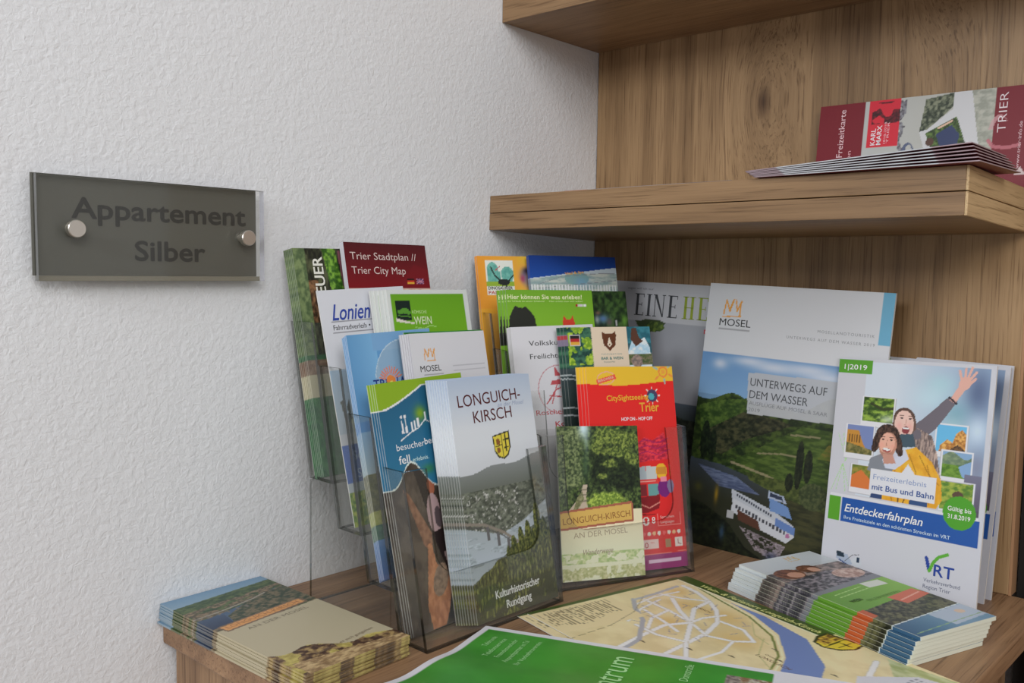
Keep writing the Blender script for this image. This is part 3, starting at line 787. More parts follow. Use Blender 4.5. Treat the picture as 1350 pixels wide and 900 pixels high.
cv.put(cv.ell(78, 31, 6.5, 6.5), (70, 60, 90)); cv.put(cv.ell(77, 32, 3.6, 3.6), (70, 150, 160))
for i in range(8):
    an = i * .785; cv.put(cv.line([(78 + 7.4 * math.cos(an), 31 + 7.4 * math.sin(an)), (78 + 9 * math.cos(an), 31 + 9 * math.sin(an))], 1.2), (210, 190, 180))
# city outline, bus and sights
cv.leaves(cv.poly([(52, 84), (64, 74), (74, 78), (88, 70), (92, 80), (92, 98), (52, 100)]), (150, 30, 60), (214, 60, 70), 5, 3, 51)
for yy in (80, 86, 92): cv.put(cv.line([(52, yy), (66, yy - 3), (80, yy + 1), (94, yy - 4)], .8), (150, 30, 90))
cv.put(cv.poly([(48, 106), (62, 104), (64, 118), (48, 118)]), (150, 160, 166)); cv.put(cv.poly([(63, 104), (76, 105), (76, 118), (63, 118)]), (168, 172, 172))
cv.put(cv.ell(82, 110, 7, 8), (214, 160, 44)); cv.put(cv.rect(76, 106, 88, 113), (150, 90, 50), .5)
cv.put(cv.poly([(48, 118), (76, 118), (78, 122), (48, 122)]), (196, 60, 60)); cv.put(cv.rect(50, 119, 74, 120.5), (206, 150, 140))
cv.put(cv.rect(64, 123, 77, 135), (96, 140, 140)); cv.put(cv.rect(50, 123, 62, 135), (120, 40, 46)); cv.put(cv.poly([(48, 136), (78, 134), (76, 148), (60, 152), (48, 151)]), (126, 26, 34))
cv.put(cv.line([(52, 142), (64, 147), (77, 142)], 1.2), (190, 120, 110)); cv.put(cv.ell(84, 128, 8, 9), (110, 34, 110)); cv.put(cv.ell(92, 126, 4, 7), (120, 110, 140)); cv.put(cv.rect(80, 116, 88, 121), (214, 120, 140))
cv.put(cv.line([(50, 153), (70, 154)], 1), (120, 30, 30))
cv.put(cv.ell(58.5, 160, 4.2, 4.4), (214, 196, 190)); cv.put(cv.ell(58.5, 158.6, 2, 1.8) | cv.rect(57.6, 159, 59.4, 163), (190, 50, 50))
cv.put(cv.line([(73, 153.5), (101, 153.5), (101, 165.5), (73, 165.5), (73, 153.5)], .5), (220, 120, 116))
for i in range(8): cv.put(cv.ell(55 + i * 6.1, 173, 2.1, 2.1), [(206, 90, 90), (206, 190, 180), (220, 160, 120), (200, 196, 190)][i % 4])
cv.put(cv.rect(46, 179, 72, 188.5), (214, 176, 172)); cv.put(cv.rect(80, 180, 87, 188), (150, 120, 90)); cv.put(cv.rect(92, 179, 101, 188), (214, 190, 184)); cv.put(cv.line([(96, 181), (96, 185), (99, 186)], .8), (150, 80, 80))
cv.put(cv.rect(52, 194.5, 106, 209), (142, 42, 108)); cv.put(cv.rect(58, 199.4, 98, 203), (196, 170, 190)); cv.put(cv.line([(52, 194), (106, 193)], .7), (220, 120, 110))
o = printed('leaflet', cv, 0.0014, wrap=0.7)
place(o, fr(Q2, 0, .060, .0045, .0130, -.022)); lettering(o, cv, [
    ('CitySightseeing', 22, 35.5, 5.6, (232, 156, 50), {'w': 51, 'b': .03, 'rot': 1}), ('Trier', 61, 47.5, 9.4, (232, 150, 54), {'w': 24, 'b': .03}),
    ('HOP ON - HOP OFF', 38, 56.5, 3.6, (214, 196, 200), {'w': 38, 'b': .03}), ('8', 65.4, 162.8, 6.4, (218, 190, 188), {'b': .03}),
    ('Sprachen', 76, 158.4, 2.7, (222, 170, 166), {'w': 17}), ('Languages', 76, 163.4, 2.7, (222, 170, 166), {'w': 17}),
    ('50', 50, 187, 5.6, (170, 60, 60), {'w': 9}), ('MIN', 62, 183, 1.8, (190, 90, 90)), ('BERGWERK', 13.5, 16.4, 2.6, (228, 170, 150), {'rot': 13, 'w': 20, 'b': .01})])
tag(o, 'red sightseeing leaflet with yellow top band and purple foot, front of the corner holder', 'leaflet')
behind(o, 3, -.0030, .0014, 'red and yellow sightseeing leaflet, left margin only', 'sightseeing leaflets in the corner holder')

# ---- right holder, third row left: white museum leaflet
cv = Canvas(99, 210, 0.9, (184, 183, 187))
cv.put(cv.ell(50, 68, 25, 26) & ~cv.ell(50, 68, 24, 25), (170, 120, 126))
red = (166, 76, 82)
cv.put(cv.poly([(47, 42), (51, 50), (56, 54), (46, 54)]) | cv.poly([(42, 58), (60, 57), (60, 62), (40, 63)]) | cv.rect(52, 52, 54, 70), red)
cv.put(cv.line([(34, 82), (46, 68), (60, 64)], 1.6) | cv.line([(38, 74), (54, 76)], 1.3) | cv.line([(48, 62), (40, 82)], 1.2) | cv.line([(54, 66), (62, 80)], 1.2), red)
cv.blob(14, 84, 8, 4, (160, 160, 166), .6)
o = printed('leaflet', cv, 0.0014)
place(o, fr(Q2, 1, .0062, .0045, .0195, .025)); lettering(o, cv, [
    ('Volkskunde-', 19.5, 20.5, 5.4, BLK, {'w': 54}), ('Freilichtmuseum', 19.5, 34.5, 5.4, BLK, {'w': 66}),
    ('Roscheider Hof', 20, 93.5, 5.4, (168, 60, 66), {'w': 66}), ('Konz', 41, 106.5, 5.4, (168, 60, 66), {'w': 22, 'b': .01})])
tag(o, 'white museum leaflet with a thin red round drawing, third row of the corner holder', 'leaflet')
behind(o, 4, -.0004, .0013, 'white museum leaflet, pale left margin only', 'museum leaflets in the corner holder')

# ---- right holder, third row right: grapes, stamp card and rock photo
cv = Canvas(108, 210, 0.85, (44, 86, 96))
cv.leaves(cv.rect(0, 0, 34, 210), (30, 66, 60), (66, 110, 86), 6, 5, 61)
cv.leaves(cv.rect(4, 0, 34, 40) & (vnoise(cv.X, cv.Y, 10, 9, 62, 3) > .5), (104, 140, 40), (160, 182, 62), 4, 4, 63)
cv.grad(cv.rect(0, 44, 34, 210), 44, (58, 70, 74), 110, (40, 54, 50))
for yy in (50, 54, 84, 92): cv.put(cv.line([(-2, yy), (14, yy + 2), (30, yy + 8)], 1.6), (150, 156, 158))
cv.put(cv.rect(6, 8, 19, 20), (176, 170, 176)); cv.put(cv.rect(7, 9, 18, 12.4), (40, 34, 36)); cv.put(cv.rect(7, 12.4, 18, 15.8), (164, 40, 46)); cv.put(cv.rect(7, 15.8, 18, 19), (196, 150, 60))
cv.put(cv.rect(-2, 8, 4.5, 20), (120, 110, 130)); cv.put(cv.rect(0, 9, 3.6, 13), (160, 60, 66))
card = cv.rect(33, -1, 78, 210)
cv.put(card & (np.abs(cv.X - 33) > .8 * (np.sin(cv.Y * 3.2) > 0)), (196, 180, 160))
cv.put(cv.poly([(47, 5), (50, 7), (60, 7), (63, 5), (64, 9), (62, 20), (55, 26), (48, 20), (46, 9)]), (96, 56, 36)); cv.put(cv.poly([(55, 11), (58, 19), (55, 22), (52, 19)]), (196, 184, 166)); cv.put(cv.ell(55, 19, 1, 1), (96, 56, 36))
cv.leaves(cv.rect(78, -1, 109, 18), (38, 92, 106), (60, 120, 132), 10, 8, 64); cv.leaves(cv.poly([(78, 26), (84, 14), (92, 16), (100, 12), (106, 24), (108, 60), (78, 60)]), (150, 180, 196), (196, 200, 206), 7, 5, 65)
cv.put(cv.poly([(84, 2), (90, 1), (93, 12), (98, 16), (88, 22), (82, 14)]), (88, 58, 46)); cv.leaves(cv.rect(78, 30, 109, 42), (70, 90, 50), (120, 110, 90), 4, 3, 66)
cv.leaves(cv.ell(88, 38, 7, 7), (110, 100, 96), (150, 130, 120), 3, 3, 67)
o = printed('leaflet', cv, 0.0014, wrap=0.8)
place(o, fr(Q2, 1, .0565, .0045, .0065, .0)); lettering(o, cv, [
    ('F A S Z I N A T I O N', 44, 30.5, 1.9, (110, 140, 136), {'w': 25}), ('BAR & WEIN', 43, 35.4, 3.0, (70, 120, 116), {'w': 27, 'b': .02}), ('Rheinland-Pfalz', 46, 38.6, 1.6, (120, 130, 120))])
tag(o, 'leaflet with brown bear shield on a cream card between two photos, corner holder', 'leaflet')
behind(o, 2, -.0034, .0014, 'grape picture leaflet, left margin only', 'bear shield leaflets in the corner holder')

# ---- right holder, second row left: bright green adventure leaflet
cv = Canvas(106, 211, 0.9, (112, 156, 44))
cv.grad(cv.rect(0, 0, 106, 211), 0, (104, 150, 42), 45, (122, 166, 46))
cv.put(cv.poly([(0, 46), (2, 30), (7, 21), (10, 17.5), (13, 19), (18, 20), (22, 18.4), (26, 22), (32, 29), (34, 42), (33, 60), (0, 60)]), (42, 44, 38))
cv.put(cv.poly([(66, 36), (68, 28), (71, 33), (76, 33), (79, 28), (81, 36), (80, 50), (66, 50)]), (186, 62, 44))
for fx, cc in ((85, (150, 40, 40)), (90, (180, 170, 180)), (95, (196, 196, 200))): cv.put(cv.rect(fx - 1.2, 15.6, fx + 2.6, 18.8), (200, 200, 196)); cv.put(cv.rect(fx - .6, 16.2, fx + 2, 18.2), cc)
o = printed('leaflet', cv, 0.0014, wrap=0.7)
place(o, fr(Q2, 2, .009, .0045, .0080, .0)); lettering(o, cv, [
    ('Hier k\u00f6nnen Sie was erleben!', 1.5, 10.2, 5.0, (196, 214, 160), {'w': 91, 'b': .03}),
    ('Ihr Urlaub ist unser Erlebnis!     Hier erlebt man sich selbst!', 1.5, 13.4, 1.7, (176, 200, 130), {'w': 92, 'b': .01})])
tag(o, 'bright green leaflet with a black cat outline, second row of the corner holder', 'leaflet')
behind(o, 3, -.0028, .0015, 'bright green leaflet in the corner holder, left margin only', 'green leaflets in the corner holder')

cv = Canvas(99, 210, 1.1, (34, 56, 34))
cv.leaves(cv.rect(0, 0, 99, 210), (26, 42, 28), (64, 92, 46), 8, 9, 71, 4)
cv.blob(66, 32, 7, 5, (80, 110, 150)); cv.blob(74, 36, 4, 4, (90, 80, 80)); cv.blob(58, 33, 3, 5, (150, 160, 160)); cv.blob(60, 25, 3, 2, (150, 110, 90), .8); cv.put(cv.rect(82, 34, 84, 40), (150, 150, 150)); cv.blob(94, 34, 4, 8, (90, 130, 50))
o = printed('leaflet', cv, 0.0014, wrap=.6)
place(o, fr(Q2, 2, .067, .0045, .0185, .0))
tag(o, 'dark green woodland photo leaflet to the right behind the bright green ones', 'leaflet')

# ---- right holder, back row: orange brochure and blue brochure
cv = Canvas(99, 210, 0.9, (222, 150, 48))
cv.grad(cv.rect(0, 0, 99, 60), 0, (206, 138, 44), 99, (226, 168, 66), True)
cv.grad(cv.rect(50, 0, 99, 60), 50, (220, 156, 50), 70, (222, 178, 70), True)
cv.put(cv.rect(9.5, 4.6, 43.5, 45), (196, 198, 190)); cv.leaves(cv.ell(18, 16, 7, 9) | cv.ell(36, 21, 8, 9) | cv.rect(11, 18, 27, 30) | cv.rect(34, 22, 42, 30), (84, 146, 136), (108, 166, 154), 5, 5, 81)
cv.put(cv.rect(9.5, 29, 43.5, 34.5), (134, 160, 52)); cv.put(cv.ell(31, 30, 7.5, 3.6) | cv.line([(16, 13), (20, 22), (26, 28)], 1.6) | cv.line([(36, 30), (43, 22)], 1.5) | cv.rect(28, 31, 29.4, 36) | cv.rect(33, 31, 34.4, 36), (40, 44, 42))
cv.put(cv.line([(22, 16), (27, 12)], 1.0), (170, 70, 80)); cv.blob(57, 22, 6, 8, (120, 110, 120)); cv.blob(60, 17, 4, 4, (60, 50, 70)); cv.blob(55, 26, 3, 4, (160, 60, 90)); cv.blob(64, 30, 8, 8, (110, 110, 150), .8)
o = printed('brochure', cv, 0.0022, wrap=0.8)
place(o, fr(Q2, 3, .0005, .0045, .0215, .012)); lettering(o, cv, [('DINOSAURIER', 11, 38.4, 3.4, (50, 50, 50), {'w': 30, 'b': .03}), ('PARK', 11, 43.6, 3.6, (176, 60, 56), {'w': 17, 'b': .03})])
tag(o, 'orange brochure with a framed long-necked animal, back row of the corner holder', 'brochure')
behind(o, 1, -.0012, .0026, 'orange brochure just behind the front orange brochure, sliver only', 'orange brochures')

cv = Canvas(114, 212, 0.9, (28, 66, 136))
cv.grad(cv.rect(0, 0, 114, 30), 0, (24, 56, 122), 26, (32, 76, 150))
lo = cv.below(lambda x: 27 - 14 * x / 114)
cv.put(lo, (170, 180, 186)); cv.leaves(lo & (cv.Y > 20), (130, 150, 150), (176, 180, 172), 18, 4, 83)
cv.put(cv.line([(0, 27), (114, 13)], .8), (176, 186, 196)); cv.put(cv.ell(60, 26, 16, 8) & lo, (118, 150, 148)); cv.blob(66, 30, 10, 6, (110, 150, 180), .7)
cv.put(cv.line([(8, 34), (40, 24), (90, 20), (112, 20)], .6) | cv.line([(10, 38), (50, 34), (112, 28)], .6), (120, 124, 130))
cv.put(cv.rect(0, 34, 114, 44) & (np.sin(cv.X * 1.6) > .2), (196, 200, 206)); cv.grad(cv.rect(0, 44, 114, 212), 44, (90, 130, 160), 212, (40, 80, 140))
o = printed('brochure', cv, 0.0060, page=(40, 84, 160), wrap=.7)
place(o, fr(Q2, 3, .056, .0045, .0080, .0)); lettering(o, cv, [('Vital & Spa', 45, 22.4, 3.2, (206, 150, 70), {'w': 25, 'rot': 6, 'b': .02})])
tag(o, 'thick blue brochure with a pool picture, back row of the corner holder', 'brochure')

# ------------------------------------------------------------------ magazines on the back board
def serif_word(word, x, y, h, col, wl, thick=.16, thin=.035):
    """tall narrow Didone capitals as polygons: returns list of polygons (mm, y down)"""
    out = []
    def bar(x0, y0, x1, y1): out.append([(x0, y0), (x1, y0), (x1, y1), (x0, y1)])
    for ch in word:
        w = {'E': .62, 'I': .30, 'N': .80, 'H': .78, 'M': .98}[ch] * wl; tk = thick * wl; tn = thin * wl; s = .10 * wl
        def stem(xx, wd):
            bar(xx, y - h, xx + wd, y); bar(xx - s, y - h, xx + wd + s, y - h + tn * 1.2); bar(xx - s, y - tn * 1.2, xx + wd + s, y)
        if ch == 'E':
            stem(x + s, tk); bar(x + s, y - h, x + w, y - h + tn * 1.4); bar(x + s, y - tn * 1.4, x + w, y); bar(x + s, y - h * .52, x + w * .8, y - h * .52 + tn * 1.2)
            for yy in (y - h, y - h * .16): bar(x + w - tn, yy, x + w, yy + h * .16)
            bar(x + w * .8 - tn, y - h * .60, x + w * .8, y - h * .43)
        elif ch == 'I': stem(x + s, tk)
        elif ch == 'N':
            stem(x + s, tn * 1.3); bar(x + w - s - tn * 1.3, y - h, x + w - s, y); bar(x + w - 2.2 * s, y - h, x + w, y - h + tn * 1.2)
            out.append([(x + s * .6, y - h), (x + s * .6 + tk * 1.1, y - h), (x + w - s, y), (x + w - s - tk * .5, y)])
        elif ch == 'H': stem(x + s, tk); stem(x + w - s - tk, tk); bar(x + s, y - h * .53, x + w - s, y - h * .53 + tn * 1.2)
        elif ch == 'M':
            stem(x + s, tn * 1.3); stem(x + w - s - tk, tk)
            out.append([(x + s, y - h), (x + s + tk * 1.1, y - h), (x + w * .5, y), (x + w * .5 - tk * .4, y)])
            out.append([(x + w - s - tk, y - h), (x + w - s - tk + tn, y - h), (x + w * .5, y), (x + w * .5 - tn, y)])
        x += w + .16 * wl
    return out, x

def poly_letters(o, cv, polys, col, name='title'):
    V, F = [], []
    for p in polys:
        n = len(V); V += [(a / 1000, cv.H / 1000 - b / 1000, .00014) for a, b in p]; F.append(tuple(range(n, n + len(p)))[::-1])
    me = bpy.data.meshes.new(name); me.from_pydata(V, [], F); set_ink(me, np.tile(ink(col), (len(V), 1))); me.materials.append(MAT['print']); me.update()
    t = bpy.data.objects.new(name, me); COL.objects.link(t); t.parent = o; t['kind'] = 'stuff'

cv = Canvas(210, 297, 1.25, (160, 161, 166))
cv.put(cv.rect(0, 0, 210, 48), (168, 169, 173)); cv.grad(cv.rect(0, 48, 210, 150), 48, (146, 148, 154), 130, (150, 151, 158))
cv.put(cv.ell(66, 50, 18, 5) | cv.poly([(40, 48), (86, 48), (80, 54), (62, 62), (48, 58)]), (66, 80, 50)); cv.leaves(cv.ell(70, 54, 14, 6), (60, 80, 44), (110, 130, 60), 5, 4, 3)
rg = cv.below(lambda x: 128 + .12 * x + 2 * np.sin(x / 13)); cv.put(rg, (90, 98, 112)); cv.grad(rg, 140, (90, 98, 112), 165, (62, 70, 68))
cv.leaves(cv.below(lambda x: 158 + 4 * np.sin(x / 17)), (30, 36, 28), (62, 66, 54), 8, 6, 92); cv.put(cv.rect(140, 52, 150, 57), (180, 50, 60))
cv.put(cv.rect(24, 5, 60, 7.6), (140, 140, 146), .0)
o = printed('magazine', cv, 0.0035)
place(o, lean(.03, -.030, 0.0002, 0, .0604, -.0325))
P1, xe = serif_word('EINE', 38, 41.5, 27, BLK, 22); poly_letters(o, cv, P1, (66, 68, 72))
P2, xe = serif_word('HEIM', xe + 4, 41.5, 27, BLK, 22); poly_letters(o, cv, P2, (134, 148, 50))
lettering(o, cv, [('sagen will ich nur', 26, 9.4, 2.6, (110, 110, 116), {'w': 38}), ('No', 141, 56, 3, (206, 190, 190))])
tag(o, 'grey magazine with tall thin title letters, leaning between corner holder and river magazine', 'magazine')

cv = Canvas(210, 297, 0.95, (178, 179, 183))
crown(cv, 21, 34, 25)
cv.put(cv.rect(17, 50, 56, 51.4), (120, 120, 124), .6)
ph = cv.Y > 78
cv.grad(ph, 78, (92, 128, 168), 150, (120, 150, 178))
for bx, by, rx, ry in ((24, 90, 9, 6), (60, 84, 22, 5), (90, 88, 26, 6), (130, 86, 30, 6), (150, 92, 26, 5), (184, 90, 20, 5)): cv.blob(bx, by, rx, ry, (176, 180, 190), .85, ph)
def ridge(x): return 130 + 3 * np.sin(x / 9) - 6 * np.exp(-((x - 50) / 30.) ** 2) - 34 * np.clip((x - 120) / 90, 0, 1)
land = ph & (cv.Y > ridge(cv.X)); cv.leaves(land, (34, 48, 26), (70, 88, 38), 9, 6, 101, 4)
cv.leaves(ph & cv.poly([(24, 132), (66, 124), (92, 150), (60, 176), (10, 170), (4, 140)]), (44, 66, 30), (84, 106, 46), 8, 6, 102)
cv.leaves(cv.poly([(60, 140), (96, 142), (120, 146), (70, 168), (40, 190), (8, 190), (20, 164)]), (30, 38, 26), (74, 74, 50), 8, 5, 103, 4)
vy = cv.poly([(52, 196), (92, 170), (130, 146), (210, 146), (210, 212), (120, 208), (70, 204)])
cv.leaves(vy, (52, 72, 30), (84, 104, 46), 14, 4, 104); 
for i in range(9): cv.put(vy & cv.line([(60 + i * 10, 200 - i * 5), (130 + i * 10, 160 - i * 6), (200, 120 - i * 4 + 8)], 1.6), (58, 76, 32), .35)
cv.put(cv.line([(82, 182), (110, 178), (134, 178)], 1.6) | cv.line([(118, 156), (150, 154)], 2), (140, 130, 104), .8); cv.leaves(cv.poly([(160, 160), (210, 152), (210, 176), (150, 176)]), (90, 106, 40), (120, 110, 50), 8, 4, 105)
cv.put(cv.line([(52, 197), (96, 204), (130, 214), (170, 222)], 2.6), (150, 136, 112), .8)
river = cv.poly([(0, 200), (40, 202), (90, 212), (140, 222), (210, 232), (210, 297), (0, 297)])
cv.grad(river, 200, (66, 74, 86), 240, (52, 54, 40)); cv.leaves(river & (cv.X > 110), (46, 50, 34), (72, 72, 44), 24, 5, 106)
cv.leaves(river & cv.poly([(10, 206), (60, 212), (90, 226), (40, 226)]), (72, 82, 110), (104, 114, 140), 16, 2, 107)
cv.leaves(cv.poly([(70, 204), (120, 206), (180, 222), (176, 232), (110, 222), (76, 212)]), (54, 66, 34), (88, 98, 50), 6, 5, 108)
for tx in (131, 141, 122): cv.leaves(cv.ell(tx, 186 if tx != 122 else 206, 4.6, 26 if tx == 131 else 18 if tx == 141 else 10), (22, 30, 22), (44, 52, 32), 3, 5, 109)
cv.leaves(cv.ell(150, 216, 16, 14), (50, 62, 38), (84, 92, 58), 4, 4, 110); cv.leaves(cv.ell(16, 178, 6, 22) | cv.ell(26, 182, 5, 18), (20, 30, 22), (40, 52, 32), 3, 5, 111)
# river boat
cv.put(cv.poly([(56, 226), (110, 240), (132, 250), (134, 262), (60, 246)]), (178, 182, 190)); cv.put(cv.poly([(60, 236), (134, 256), (134, 262), (126, 270), (92, 262), (58, 250)]), (190, 192, 198))
cv.put(cv.poly([(102, 226), (124, 232), (130, 244), (104, 240)]), (108, 138, 184)); cv.put(cv.poly([(100, 219), (118, 222), (122, 229), (100, 227)]), (160, 170, 190)); cv.put(cv.poly([(102, 220.5), (116, 223), (118, 227), (102, 225)]), (52, 62, 84))
cv.put(cv.poly([(112, 246), (134, 252), (134, 260), (112, 255)]), (100, 128, 180))
for i in range(15): cv.put(cv.rect(63 + i * 3, 230.5 + i * .95, 65 + i * 3, 233.4 + i * .95), (66, 70, 84)); cv.put(cv.rect(63 + i * 4.2, 242 + i * 1.1, 65.6 + i * 4.2, 246 + i * 1.1), (74, 76, 84))
cv.put(cv.poly([(66, 247), (92, 254), (96, 264), (68, 258)]), (92, 60, 48)); cv.put(cv.ell(127, 262, 2.4, 2.6), (170, 110, 150)); cv.put(cv.rect(54, 250, 62, 259), (170, 170, 172))
cv.leaves(cv.poly([(70, 264), (126, 274), (118, 292), (94, 288)]) & (vnoise(cv.X, cv.Y, 4, 3, 112, 2) > .45), (110, 100, 104), (160, 150, 156), 4, 3, 113); cv.blob(112, 292, 7, 8, (56, 72, 110), .8)
bank = cv.poly([(0, 244), (24, 250), (54, 262), (80, 286), (110, 297), (0, 297)]); cv.leaves(bank, (18, 24, 16), (40, 46, 28), 6, 5, 114)
cv.blob(38, 236, 2.4, 9, (150, 120, 40)); cv.blob(14, 232, 5, 5, (90, 90, 40), .8); cv.blob(50, 276, 3, 8, (60, 90, 130), .7)
cv.p[cv.Y > 126] *= .90
cv.put(cv.rect(198.5, 0, 210, 53), (96, 150, 176))
cv.put(cv.poly([(60, 96), (162, 94), (166, 138), (64, 141)]), (156, 158, 163), .95)
o = printed('magazine', cv, 0.003)
place(o, lean(.1859, -.0663, 0.0003, -.0239, .1037, -.0324)); lettering(o, cv, [
    ('MOSEL', 17, 47, 8.0, BLK, {'w': 39}), ('MOSELLANDTOURISTIK', 134, 45.8, 3.0, (128, 129, 134), {'w': 60, 'sp': 1.3}), ('UNTERWEGS AUF DEM WASSER 2019', 100, 54.6, 3.0, (128, 129, 134), {'w': 95, 'sp': 1.3}),
    ('UNTERWEGS AUF', 64, 110, 8.6, (74, 76, 80), {'w': 88}), ('DEM WASSER', 64.5, 123.5, 8.6, (74, 76, 80), {'w': 68}),
    ('AUSFL\u00dcGE AUF MOSEL & SAAR', 65, 131, 4.0, (116, 118, 122), {'w': 90}), ('2019', 65, 138, 4.0, (116, 118, 122), {'w': 14})])
tag(o, 'river cruise magazine with a white boat on green water, leaning on the back board', 'magazine')

# ---- timetable booklet with the laughing couple
cv = Canvas(152, 225, 0.72, (176, 177, 184))
pm = cv.rect(4, 3, 147, 150)
cv.grad(pm & cv.rect(30, 3, 147, 150), 60, (180, 188, 198), 147, (132, 152, 176), True)
for bx, by, rx, ry, c, a in ((138, 26, 12, 22, (84, 98, 128), .9), (120, 46, 12, 12, (110, 150, 164), .8), (104, 20, 14, 10, (150, 186, 192), .6), (140, 60, 10, 14, (190, 204, 216), .7), (118, 60, 10, 10, (150, 180, 184), .7),
                             (142, 92, 9, 14, (120, 124, 144), .8), (142, 122, 8, 14, (92, 84, 106), .9), (134, 108, 6, 8, (150, 150, 160), .6), (96, 34, 18, 12, (170, 200, 206), .5)): cv.blob(bx, by, rx, ry, c, a, pm)
cv.put(cv.rect(-1, 2, 36, 15.5) & (cv.X > -1), (84, 146, 44))
for i in range(5): cv.put(cv.line([(16, 100 + i * 1), (6 + i * 6, 76)], .5) | cv.line([(14, 106), (4 + i * 5, 134)], .5), (150, 190, 130))
def polaroid(x0, y0, x1, y1, f, bord=1.2, bot=5):
    cv.put(cv.rect(x0 - bord - .5, y0 - bord, x1 + bord + .6, y1 + bot + .5), (160, 160, 166)); cv.put(cv.rect(x0 - bord, y0 - bord, x1 + bord, y1 + bot), (192, 192, 197)); f(cv.rect(x0, y0, x1, y1))
def f1(m): cv.leaves(m, (50, 76, 30), (134, 160, 66), 7, 4, 121); cv.put(m & cv.line([(38, 44), (50, 49), (62, 47)], 2.6), (56, 64, 36)); cv.blob(56, 58, 8, 4, (180, 190, 170), .8, m)
polaroid(30, 38, 61, 62, f1)
def f2(m):
    cv.put(m, (110, 124, 166)); cv.put(m & cv.poly([(14, 72), (28, 72), (32, 82), (40, 96), (14, 94)]), (176, 128, 56))
    for i in range(5): cv.put(m & cv.rect(18 + i * 2.6, 76, 19.2 + i * 2.6, 84), (110, 80, 40))
    cv.leaves(m & cv.below(lambda x: 84 + (x - 14) * .2), (84, 86, 50), (134, 124, 76), 4, 4, 122)
polaroid(15.5, 67, 43, 95, f2)
def f3(m): cv.leaves(m, (96, 110, 46), (140, 130, 60), 6, 4, 123); cv.put(m & cv.poly([(22, 118), (34, 110), (46, 120), (46, 128), (22, 128)]), (190, 110, 56))
polaroid(24, 106, 46, 128, f3)
def f4(m):
    cv.put(m, (96, 164, 200)); cv.leaves(m & cv.poly([(107, 83), (108, 76), (114, 70), (119, 73), (122, 64), (127, 60), (132, 66), (134, 86), (106, 86)]), (150, 100, 50), (206, 160, 90), 3, 3, 124); cv.leaves(m & cv.poly([(116, 80), (124, 74), (132, 80), (132, 86), (114, 86)]), (60, 46, 40), (120, 90, 60), 2, 2, 125)
polaroid(104, 57, 131, 82, f4)
def f6(m): cv.leaves(m, (84, 120, 50), (150, 160, 70), 6, 4, 127); cv.put(m & cv.ell(128, 120, 5, 4), (90, 70, 60))
polaroid(112, 108, 141, 134, f6, 1.0, 3)
def f5(m):
    cv.put(m, (120, 150, 180)); cv.leaves(m & cv.below(lambda x: 84 + 3 * np.sin(x / 4)), (96, 116, 96), (124, 140, 110), 5, 3, 128); cv.leaves(m & cv.below(lambda x: 93 + 0 * x), (76, 112, 40), (112, 144, 60), 5, 3, 129); cv.put(m & cv.poly([(126, 94), (137, 88), (137, 104), (130, 103)]), (120, 150, 184))
polaroid(111, 81, 137, 104, f5, 1.4, 4)
# woman at the back with a raised arm
cv.Y += 7; cv.X += 2
SK, SK2 = (196, 154, 142), (176, 132, 118); GREY = (104, 98, 106)
cv.put(cv.poly([(84, 68), (97, 56), (112, 40), (118, 37), (122, 42), (112, 58), (104, 70), (96, 77), (84, 78)]), GREY)
cv.put(cv.poly([(115, 41), (122, 28), (128, 31), (120, 44)]), SK); cv.put(cv.line([(114.5, 38.5), (121.5, 44)], 1.8), (52, 46, 56))
cv.put(cv.ell(127.5, 25, 5.2, 6.6, .5), SK)
for a_, b_ in (((124, 21), (122, 13.5)), ((127, 20), (127.5, 11.5)), ((129.5, 20), (133, 10)), ((131, 22), (137, 14)), ((131, 26), (136.5, 20))): cv.put(cv.line([a_, b_], 2.3), SK)
cv.leaves(cv.poly([(78, 74), (88, 70), (102, 76), (108, 92), (114, 118), (108, 124), (96, 100), (84, 84)]), (96, 84, 84), (170, 150, 140), 2, 9, 130)
cv.put(cv.ell(74.2, 62.5, 10.6, 10.5, -.1), (88, 66, 58)); cv.put(cv.ell(65.6, 68, 2.4, 7) | cv.ell(84, 70, 2.2, 9), (100, 76, 66)); cv.put(cv.ell(88, 76, 4, 5), GREY)
cv.put(cv.ell(74.6, 68, 9.4, 13.4, -.1), (206, 170, 160)); cv.blob(70, 70, 3, 4, (200, 140, 134), .5); cv.blob(80, 70, 3, 4, (200, 140, 134), .5); cv.put(cv.poly([(70, 78), (84, 76), (88, 88), (74, 90)]), (66, 84, 96))
cv.put(cv.ell(76.5, 73.2, 3.6, 3.6, -.1), (130, 60, 66)); cv.put(cv.rect(73.6, 70.8, 79.4, 72), (214, 206, 204)); cv.put(cv.ell(71.6, 62, 1.5, .8) | cv.ell(80, 62, 1.5, .8), (64, 50, 50)); cv.put(cv.line([(76, 63), (76.6, 68), (75, 68.4)], .6), SK2)
cv.put(cv.line([(69.6, 60), (73.4, 59.4)], .7) | cv.line([(78, 59.4), (82, 60)], .7), (96, 72, 64))
